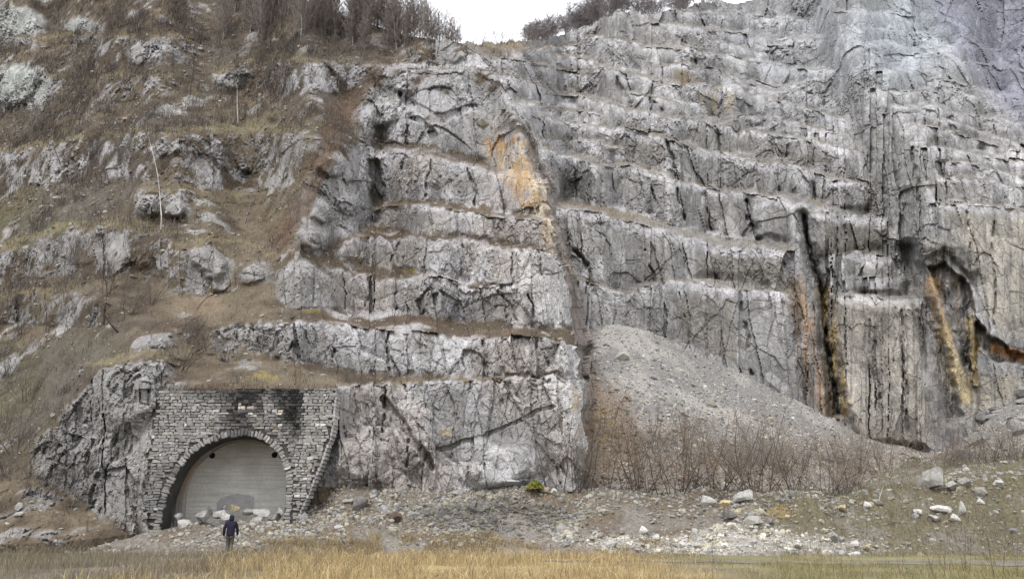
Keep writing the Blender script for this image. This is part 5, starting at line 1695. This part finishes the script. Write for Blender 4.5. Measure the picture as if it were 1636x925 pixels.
# leaning dark branch on the left slope
sg = []
grow(np.random.default_rng(70), Vector((0, 0, 0)), Vector((-.75, -.1, .6)).normalized(), 2.2, .07, 0, None, sg, dict(BIRCH, kids=(6, 3), wob=.12, len=(.3, .5), rk=.5))
v, f, c = tubes(sg, lambda s: (.03, .026, .024), 4)
o = place_mesh("dead_branch", np_mesh("dead_branch", v, f, M_TWIG, c), at_hill(188, 532), 1.0, "dark dead branch leaning out of the brown left slope", "branch", rz=0)

# shrubs along the foot of the scree
def hpx(pt, px): return px * pt.y / F
rowspec = [(u_, 0, h_) for u_, h_ in zip(np.linspace(946, 1408, 20) + RNG.uniform(-11, 11, 20), [125, 150, 95, 160, 110, 180, 130, 90, 165, 120, 100, 175, 140, 95, 130, 85, 120, 100, 75, 90])]
for k, (u, v, h) in enumerate(rowspec):
    pt = at_bank(u, np.interp(u, ur, topr)); pt = pt + Vector((0, random.uniform(.6, 2.4), .1))
    place_shrub(k, pt, hpx(pt, h) / 3.7, ORD[k] + " tall bare brown shrub from the rock buttress in the row at the scree foot", "shrubs along the scree foot")
for k in range(20):
    u = 942 + k * 25 + random.uniform(-14, 14)
    v = np.interp(u, [940, 1100, 1300, 1480], [706, 735, 745, 755]) + random.uniform(-12, 12)
    pt = at_scree(u, v)
    place_shrub(k + 2, pt, hpx(pt, random.choice((45, 60, 75, 95, 110))) / 3.7, ORD[k] + " reddish bare shrub from the buttress in the row higher on the scree", "shrubs higher on the scree")
for k in range(12):
    u = 1492 + k * 17 + random.uniform(-6, 6)
    v = 752 + random.uniform(-22, 16)
    pt = at_scree(u, v)
    place_shrub(k + 1, pt, hpx(pt, random.uniform(70, 105)) / 3.7, ORD[k] + " bare shrub from the scree in the thicket below the cave", "shrubs of the right hand thicket")
# bigger single plants near the buttress corner
for (k, u, v, h, lab) in ((0, 893, 778, 150, "taller bare dark shrub against the right part of the buttress face"), (2, 922, 780, 165, "bare many-stemmed shrub at the very corner of the buttress"), (3, 690, 800, 60, "low reddish bramble heap at the foot of the buttress face"), (1, 722, 798, 45, "smaller bramble heap right of the low reddish one")):
    pt = at_bank(u, np.interp(u, ur, topr) + 3)
    place_shrub(k, pt, hpx(pt, h) / 3.7, lab, None)

# scrub shrubs of the hillside, numbered along rows a viewer can find
ROWS = [("on the grey band below the birch foot", [(10, 440), (45, 420), (80, 410), (120, 405), (165, 400), (210, 412), (245, 405), (290, 455)]),
        ("by the lower left rock knobs", [(20, 500), (60, 470), (110, 520), (150, 505), (175, 470), (205, 500), (240, 485)]),
        ("along the brown band at birch-top height", [(60, 270), (100, 262), (150, 255), (200, 268), (255, 275), (300, 262), (350, 270), (400, 268), (440, 262), (480, 268)]),
        ("on the rock band below the ridge wood", [(390, 140), (430, 130), (460, 145), (495, 132), (525, 140), (560, 128), (590, 135)]),
        ("on the slope under the pale slabs", [(100, 180), (140, 195), (180, 185), (230, 195), (270, 190), (310, 200), (90, 215), (150, 232)]),
        ("at the ridge wood's lower edge", [(350, 78), (375, 82), (400, 86), (430, 86), (465, 84), (500, 86), (540, 90), (580, 92), (620, 90), (660, 92), (690, 82)]),
        ("by the olive grass", [(8, 690), (30, 720), (10, 760), (45, 640), (15, 600), (60, 790)]),
        ("near the top left corner rocks", [(190, 30), (230, 40), (260, 60), (300, 40), (320, 65), (215, 10), (290, 10)]),
        ("on the slope above the portal", [(300, 545), (330, 560), (365, 575), (290, 590)])]
kk = 0
for lab, pts in ROWS:
    for i, (u, v) in enumerate(sorted(pts)):
        pt = at_hill(u, v)
        place_mesh("bare_shrub", HILLSETS[kk % 4], pt, random.uniform(.75, 1.25), ORD[i] + " bare grey shrub from the left " + lab, "shrub", "scrub shrubs of the left hillside", sz=random.uniform(.7, 1))
        kk += 1
BENCH = [("lowest bench tread of the buttress", [(560, 612), (620, 605), (690, 605), (850, 602), (895, 601)]), ("second bench tread of the buttress", [(560, 505), (660, 512), (740, 515), (860, 525)]),
         ("third bench tread of the buttress", [(560, 432), (640, 438), (735, 448)]), ("fourth bench tread of the buttress", [(640, 372), (760, 382), (850, 394)]), ("fifth bench tread of the buttress", [(640, 325), (720, 328), (800, 338)]),
         ("buttress slope beneath the sky gap", [(690, 105), (730, 118), (770, 100), (620, 105), (660, 118)])]
for lab, pts in BENCH:
    for i, (u, v) in enumerate(sorted(pts)):
        place_mesh("bare_shrub", LOWSETS[kk % 4], at_hill(u, v), random.uniform(.6, 1.1), ORD[i] + " small bare shrub from the left on the " + lab, "shrub", "shrubs on the buttress benches", sz=random.uniform(.6, 1))
        kk += 1
# yellow-green moss clump
def clump(name, pt, r, h, n, rgb, label, cat, seed):
    rg = np.random.default_rng(seed)
    V, Fc, Cc = [], [], []
    for k in range(n):
        a, q = rg.uniform(0, 6.28), math.sqrt(rg.random())
        x, y = r * q * math.cos(a), r * q * math.sin(a)
        z = h * (1 - q * q) * rg.uniform(.5, 1)
        s = .09 * r * rg.uniform(.6, 1.3)
        d = rg.normal(size=3) * s; e_ = rg.normal(size=3) * s
        b = len(V)
        p0 = np.array((x, y, z))
        V += [p0 - d, p0 - e_, p0 + d, p0 + e_]; Fc.append((b, b + 1, b + 2, b + 3)); Cc += [np.array(rgb) * rg.uniform(.6, 1.3)] * 4
    o = link(bpy.data.objects.new(name, np_mesh(name, np.array(V), Fc, M_TWIG, np.array(Cc))))
    o.location = Vector(pt)
    return tag(o, label, cat)
clump("moss_clump", at_bank(855, 782) + Vector((0, -.3, .05)), .42, .4, 900, (.20, .20, .045), "bright yellow-green moss clump at the foot of the buttress face", "moss", 3)

# ------------------------------------------------------------------ ground cover
def blades(name, P, H, W, colr, bend, label, cat, mat=None):
    """thin two-segment blades standing on points P"""
    n = len(P)
    a = RNG.uniform(0, 2 * math.pi, n)
    side = np.stack([np.cos(a), np.sin(a), 0 * a], -1) * W[:, None] * .5
    b = RNG.uniform(0, 2 * math.pi, n)
    lean_ = np.stack([np.cos(b), np.sin(b), 0 * b], -1) * (H * bend * RNG.uniform(.1, 1, n))[:, None]
    up = np.array((0, 0, 1.0))
    p1 = P + lean_ * .3 + up * (H * .55)[:, None]
    p2 = P + lean_ + up * (H * (1 - .35 * bend))[:, None]
    V = np.stack([P - side, P + side, p1 + side * .8, p1 - side * .8, p2 + side * .25, p2 - side * .25], 1)
    i = np.arange(n)[:, None] * 6
    f = np.concatenate([i + np.array([[0, 1, 2, 3]]), i + np.array([[3, 2, 4, 5]])], 1).reshape(-1, 4)
    o = link(bpy.data.objects.new(name, np_mesh(name, V.reshape(-1, 3), f, mat or M_GRASS, np.repeat(colr, 6, 0))))
    return tag(o, label, cat, kind="stuff")
def pick(cols, w, n):
    c = np.array(cols)[RNG.choice(len(cols), n, p=np.array(w) / sum(w))]
    return (c * RNG.uniform(.7, 1.3, (n, 1))).astype(np.float32)
def field(n, x0, x1, y0, y1, dens):
    x = RNG.uniform(x0, x1, n); y = RNG.uniform(y0, y1, n)
    k = RNG.random(n) < dens(x, y)
    x, y = x[k], y[k]
    return np.stack([x, y, ground_z(x, y) - .03], -1).astype(np.float32)
nz = lambda x, y, s: fbm(x / 1.8, y / 1.8, 0, s, 3)
gold = lambda x, y: sstep(-12.0, -8.0, x + .12 * (y - 30)) * (1 - sstep(2.5, 6.5, x + .5 * nz(x, y, 5) * 4)) * sstep(-.25, .15, nz(x, y, 601))
P = field(75000, -16, 9, 14, 38.6, lambda x, y: gold(x, y) * (y < 36.6 + 2.2 * nz(x * 1.5, y * .2, 611)))
n = len(P)
blades("golden_grass", P, RNG.uniform(.2, .62, n) * (1 + .7 * nz(P[:, 0] * 2, P[:, 1] * 2, 612)), RNG.uniform(.008, .016, n), pick([(.37, .29, .155), (.30, .225, .115), (.43, .35, .20), (.16, .125, .075)], [4, 3, 2, 1.4], n), .7, "tall golden dry grass along the middle foreground", "grass")
weeds = lambda x, y: (1 - sstep(-11, -6, x)) * sstep(-.4, .2, nz(x, y, 602))
P = field(60000, -34, -5, 14, 39.5, weeds); n = len(P)
blades("withered_weeds", P, RNG.uniform(.2, .65, n), RNG.uniform(.006, .013, n), pick([(.16, .135, .10), (.12, .10, .08), (.21, .18, .11), (.15, .14, .07)], [4, 3, 3, 1], n), .55, "grey-brown withered weeds in the left foreground", "weeds")
short = lambda x, y: sstep(2, 6, x) * sstep(-.3, .25, nz(x, y, 603)) * (np.abs(y - (33 - .1 * (x - 8) - .004 * (x - 8) ** 2)) > 1.2)
P = field(70000, 2, 34, 14, 39, short); n = len(P)
blades("olive_grass", P, RNG.uniform(.12, .38, n), RNG.uniform(.006, .013, n), pick([(.20, .175, .08), (.15, .14, .06), (.25, .20, .10), (.12, .10, .07)], [4, 3, 3, 1], n), .7, "short olive and straw grass in the right foreground", "grass")
# dry grass and low twigs over the hillside and benches
wH = np.clip(1 - rockA_full, 0, 1) ** 1.5
wH[:, NC:] = 0
wH *= np.where(VAll < -60, .3, 1) * np.where(UAll < -150, .2, 1)
p, r, q = scatter_on(PA, 60000, wH)
tt = RNG.uniform(250, 538, 700)
ptop = world_at(tt.astype(np.float32), (621.5 + RNG.uniform(-3, 2, 700)).astype(np.float32), RNG.uniform(44.35, 45.0, 700).astype(np.float32)).astype(np.float32)
p = np.concatenate([p, ptop]); r = np.concatenate([r, np.zeros(700, int)]); q = np.concatenate([q, np.zeros(700, int)])
far = np.clip(p[:, 1] / 55, .8, 1.8)
green_ = (blob(UAll, VAll, 30, 365, 140, 60) + blob(UAll, VAll, 20, 640, 110, 130))[r, q][:, None]
cc = pick([(.16, .125, .08), (.105, .083, .06), (.22, .175, .11), (.08, .066, .053), (.115, .078, .052)], [3, 3, 1.6, 3.5, 1], len(p))
cc = cc * (1 - .6 * green_) + np.array((.15, .145, .06)) * .6 * green_
blades("hillside_grass", p, RNG.uniform(.15, .55, len(p)) * far, RNG.uniform(.015, .035, len(p)) * far, cc.astype(np.float32), .95, "brown and straw dry grass over the hillside and bench treads", "grass", M_TWIG)
wB = np.clip(1 - ROCKB[0], 0, 1)
p, r, q = scatter_on(PB, 4500, wB)
blades("ledge_grass", p, RNG.uniform(.12, .45, len(p)), RNG.uniform(.03, .06, len(p)), pick([(.15, .12, .08), (.10, .085, .065), (.13, .12, .06)], [3, 3, 1], len(p)), .9, "sparse brown grass on the ledges of the quarry wall", "grass", M_TWIG)
wR2 = np.ones(U3.shape); wR2[-20:] *= .2
wR2 *= .3 + 1.5 * sstep(1150, 1350, U3) + .4 * blob(U3, V3, 640, 800, 120, 30)
wR2 *= np.where(U3 > 1700, .3, 1) * np.where(U3 < -60, .4, 1)
p, r, q = scatter_on(PR, 16000, wR2)
blades("bank_grass", p, RNG.uniform(.15, .5, len(p)), RNG.uniform(.01, .022, len(p)), pick([(.17, .145, .085), (.12, .105, .065), (.10, .08, .065)], [3, 3, 2], len(p)), .9, "thin withered grass over the rubble bank", "grass", M_TWIG)
wT = np.zeros(U3.shape); wT[:26] = 1
wT *= sstep(-.05, .3, fbm(PR[..., 0] / 1.6, PR[..., 1] / 1.2, 0, 631, 3)) * sstep(380, 470, U3) * (1 - sstep(980, 1120, U3)) * np.linspace(1, 0, U3.shape[0])[:, None] ** 2
p, r, q = scatter_on(PR, 9000, wT)
blades("straw_tufts", p, RNG.uniform(.15, .5, len(p)), RNG.uniform(.009, .017, len(p)), pick([(.34, .27, .15), (.26, .20, .11), (.16, .13, .08)], [3, 3, 1], len(p)), .8, "straw coloured tufts creeping up the foot of the rubble bank", "grass")
# low tangled scrub: bundles of fine twigs lying over the hillside
wS_ = np.clip(1.1 - rockA_full, 0, 1)
wS_ = wS_ * sstep(-.15, .25, fbm(PA[..., 0] / 7, PA[..., 1] / 7, PA[..., 2] / 7, 611, 3)) * (1 - .8 * sstep(470, 600, UAll + .25 * (VAll - 400)))
wS_[:, NC:] = 0
wS_ *= np.where(UAll < -150, .2, 1) * np.where(VAll < -60, .2, 1)
cpt, r, q = scatter_on(PA, 2300, wS_)
tw = 26
base = np.repeat(cpt, tw, 0) + RNG.normal(0, .35, (len(cpt) * tw, 3)) * np.array((1, 1, .25))
n = len(base)
blades("low_scrub", base.astype(np.float32), RNG.uniform(.4, 1.3, n) * np.clip(base[:, 1] / 60, .8, 1.5), RNG.uniform(.018, .035, n) * np.clip(base[:, 1] / 60, .8, 1.6), pick([(.09, .078, .07), (.115, .10, .09), (.075, .06, .052), (.14, .12, .10)], [3, 3, 2, 1.5], n), .9, "tangled low grey scrub spreading over the left hillside", "scrub", M_TWIG)

# thin bare saplings in the foreground
STALK = dict(n=(9, 4, 3), kids=(8, 3), up=(.03, .08, .05), wob=.07, ang=(.35, .8), len=(.25, .45), rk=.5, rmin=.003, lean=(.05, .3), base=.12, h=1.6, r=.010, **{'from': (.25, .3)})
for k, (u, v, h, st, lab) in enumerate(((1000, 925, 60, 2, "bare reddish sapling in the foreground grass, left of the gravel track"), (1078, 905, 50, 1, "thin pale stalk standing before the gravel track's left end"),
        (1145, 925, 95, 1, "single pale upright stalk before the white rubble"), (1440, 920, 80, 2, "forked dark sapling left of the tall stalks at the right"), (1502, 925, 110, 2, "dark bare sapling, left of the tall right hand pair"),
        (1590, 925, 140, 2, "tallest bare sapling at the lower right corner"), (1545, 918, 95, 3, "bushy bare sapling between two taller ones at lower right"), (1622, 920, 90, 2, "last thin sapling at the right edge"),
        (500, 918, 55, 3, "dark twiggy weed at the left end of the golden grass"), (660, 925, 45, 2, "bare weed stalk in the middle of the golden grass"), (795, 925, 62, 1, "leaning bare stalk near the right end of the golden grass"), (915, 895, 40, 2, "small dark weed between golden grass and rubble"),
        (330, 915, 40, 4, "dark twiggy weed in front of the person"), (200, 918, 36, 4, "grey weed bush left of the portal in the foreground"), (420, 905, 42, 4, "reddish twiggy weed right of the person"), (70, 915, 36, 4, "grey weed bush at the lower left corner"))):
    Yq = 1.6 / -tanphi(v) if v > 850 else 38
    P_ = world_at(np.float32(u), np.float32(v), float(Yq))
    me = one_mesh("sapling", 1100 + k, STALK, st, [(.11, .085, .075), (.12, .09, .078)])
    place_mesh("sapling", me, Vector((P_[0], P_[1], float(ground_z(P_[0], P_[1])))), hpx(Vector(P_), h) / 1.6, lab, "sapling", sz=1)
# pale pole leaning in the shrubs
for (u, v, du, dh, lab) in ((1262, 800, -16, 34, "pale dead stick leaning among the shrubs"), (1400, 806, 22, 30, "short pale dead stick leaning to the right near the bank top")):
    b_ = at_bank(u, v); s = b_.y / F
    sg = []
    grow(np.random.default_rng(75 + u), Vector((0, 0, -.1)), Vector((du, 5, dh)).normalized(), math.hypot(du, dh) * s, .05, 0, None, sg, dict(BIRCH, kids=(2,), wob=.04, len=(.2, .3)))
    v_, f_, c_ = tubes(sg, lambda q: (.30, .27, .24), 5)
    place_mesh("dead_stick", np_mesh("dead_stick", v_, f_, M_TWIG, c_), b_, 1, lab, "stick", rz=0)

# ------------------------------------------------------------------ the person walking towards the portal
def skin_obj(name, joints, edges, mat, parent, root=0, levels=1):
    me = bpy.data.meshes.new(name)
    me.from_pydata([j[0] for j in joints], edges, [])
    o = link(bpy.data.objects.new(name, me), parent)
    me.materials.append(mat)
    md = o.modifiers.new("skin", 'SKIN')
    md.use_smooth_shade = True
    for k, j in enumerate(joints):
        sv = me.skin_vertices[0].data[k]
        r = j[1]
        sv.radius = r if isinstance(r, tuple) else (r, r)
        sv.use_root = (k == root)
    sb = o.modifiers.new("sub", 'SUBSURF'); sb.levels = levels; sb.render_levels = levels + 1
    return o
M_SKIN = plain_material("skin", (.38, .24, .18), 20, .9, 1.1, .6)
M_NAVY = plain_material("navy_jacket_cloth", (.010, .009, .024), 14, .7, 1.4, .75, bump=.02)
M_TROUS = plain_material("grey_brown_trousers", (.085, .075, .066), 14, .8, 1.2, .9, bump=.01)
M_BOOT = plain_material("dark_boot", (.03, .026, .024), 20, .8, 1.2, .6)
pp = world_at(np.float32(366), np.float32(880), 38.4)
px_, py_ = float(pp[0]), float(pp[1])
per = empty("person", (px_, py_, float(ground_z(px_, py_)) - .02), math.radians(8))
tag(per, "person in a dark navy hooded jacket and grey trousers walking towards the tunnel mouth", "person")
# facing +y; left side is -x
J = [((0, 0, .95), (.15, .10)), ((0, .0, 1.12), (.145, .10)), ((0, .02, 1.33), (.17, .11)), ((0, .03, 1.46), (.08, .07)), ((0, .05, 1.53), (.055, .055)), ((0, .07, 1.62), (.085, .10)), ((0, .07, 1.70), (.08, .095)),
     ((-.19, .02, 1.42), .06), ((-.26, -.02, 1.14), .046), ((-.27, .05, .90), .036), ((-.27, .07, .82), (.03, .045)),
     ((.19, .02, 1.42), .06), ((.25, .03, 1.15), .046), ((.26, .13, .93), .036), ((.26, .16, .85), (.03, .045)),
     ((-.09, 0, .88), .10), ((-.085, .06, .50), .065), ((-.08, -.02, .10), .045), ((-.08, .02, .05), .045), ((-.08, .17, .035), .035),
     ((.09, 0, .88), .10), ((.075, .02, .50), .065), ((.06, -.22, .14), .045), ((.06, -.20, .08), .045), ((.06, -.06, .035), .035)]
E = [(0, 1), (1, 2), (2, 3), (3, 4), (4, 5), (5, 6), (2, 7), (7, 8), (8, 9), (9, 10), (2, 11), (11, 12), (12, 13), (13, 14), (0, 15), (15, 16), (16, 17), (17, 18), (18, 19), (0, 20), (20, 21), (21, 22), (22, 23), (23, 24)]
# fingers and thumbs on both hands, slightly curled
for (hx, hy, hz, idx, sgn) in ((-.27, .07, .82, 10, -1), (.26, .16, .85, 14, 1)):
    for fi, (off, ln) in enumerate(((-.032, .07), (-.011, .082), (.011, .077), (.031, .06))):
        a = len(J)
        J += [((hx, hy + off, hz - .03), .0105), ((hx - sgn * .006, hy + off * 1.1 + .006, hz - .03 - ln * .5), .0095), ((hx - sgn * .02, hy + off * 1.1 + .014, hz - .03 - ln), .008)]
        E += [(idx, a), (a, a + 1), (a + 1, a + 2)]
    a = len(J)
    J += [((hx - sgn * .01, hy + .05, hz + .0), .011), ((hx - sgn * .025, hy + .068, hz - .035), .009)]
    E += [(idx, a), (a, a + 1)]
# nose, ears
a = len(J); J += [((0, .185, 1.635), .012)]; E += [(5, a)]
skin_obj("body", J, E, M_SKIN, per)
JK = [((0, -.005, .80), (.205, .15)), ((0, 0, .97), (.195, .145)), ((0, .01, 1.15), (.185, .145)), ((0, .02, 1.33), (.21, .15)), ((0, .03, 1.45), (.12, .11)),
      ((-.20, .02, 1.41), .085), ((-.275, -.02, 1.14), .07), ((-.285, .045, .92), .058), ((-.287, .06, .86), .055),
      ((.20, .02, 1.41), .085), ((.27, .03, 1.15), .07), ((.275, .12, .95), .058), ((.276, .145, .89), .055)]
skin_obj("jacket", JK, [(0, 1), (1, 2), (2, 3), (3, 4), (3, 5), (5, 6), (6, 7), (7, 8), (3, 9), (9, 10), (10, 11), (11, 12)], M_NAVY, per)
skin_obj("hood", [((0, .01, 1.46), (.115, .11)), ((0, .03, 1.57), (.115, .115)), ((0, .035, 1.68), (.118, .12)), ((0, .03, 1.755), (.075, .085))], [(0, 1), (1, 2), (2, 3)], M_NAVY, per)
skin_obj("trousers", [((0, 0, .93), (.155, .11)), ((-.09, 0, .84), .115), ((-.087, .06, .50), .082), ((-.08, -.01, .14), .068), ((.09, 0, .84), .115), ((.077, .02, .50), .082), ((.06, -.2, .18), .068)], [(0, 1), (1, 2), (2, 3), (0, 4), (4, 5), (5, 6)], M_TROUS, per)
for (x, y, z, tz) in ((-.08, 0, .07, 0), (.06, -.21, .10, .0)):
    skin_obj("boot", [((x, y - .01, z + .08), .06), ((x, y, z), (.055, .06)), ((x, y + .11, z - .02), (.05, .04)), ((x, y + .19, z - .025), (.042, .032))], [(0, 1), (1, 2), (2, 3)], M_BOOT, per)
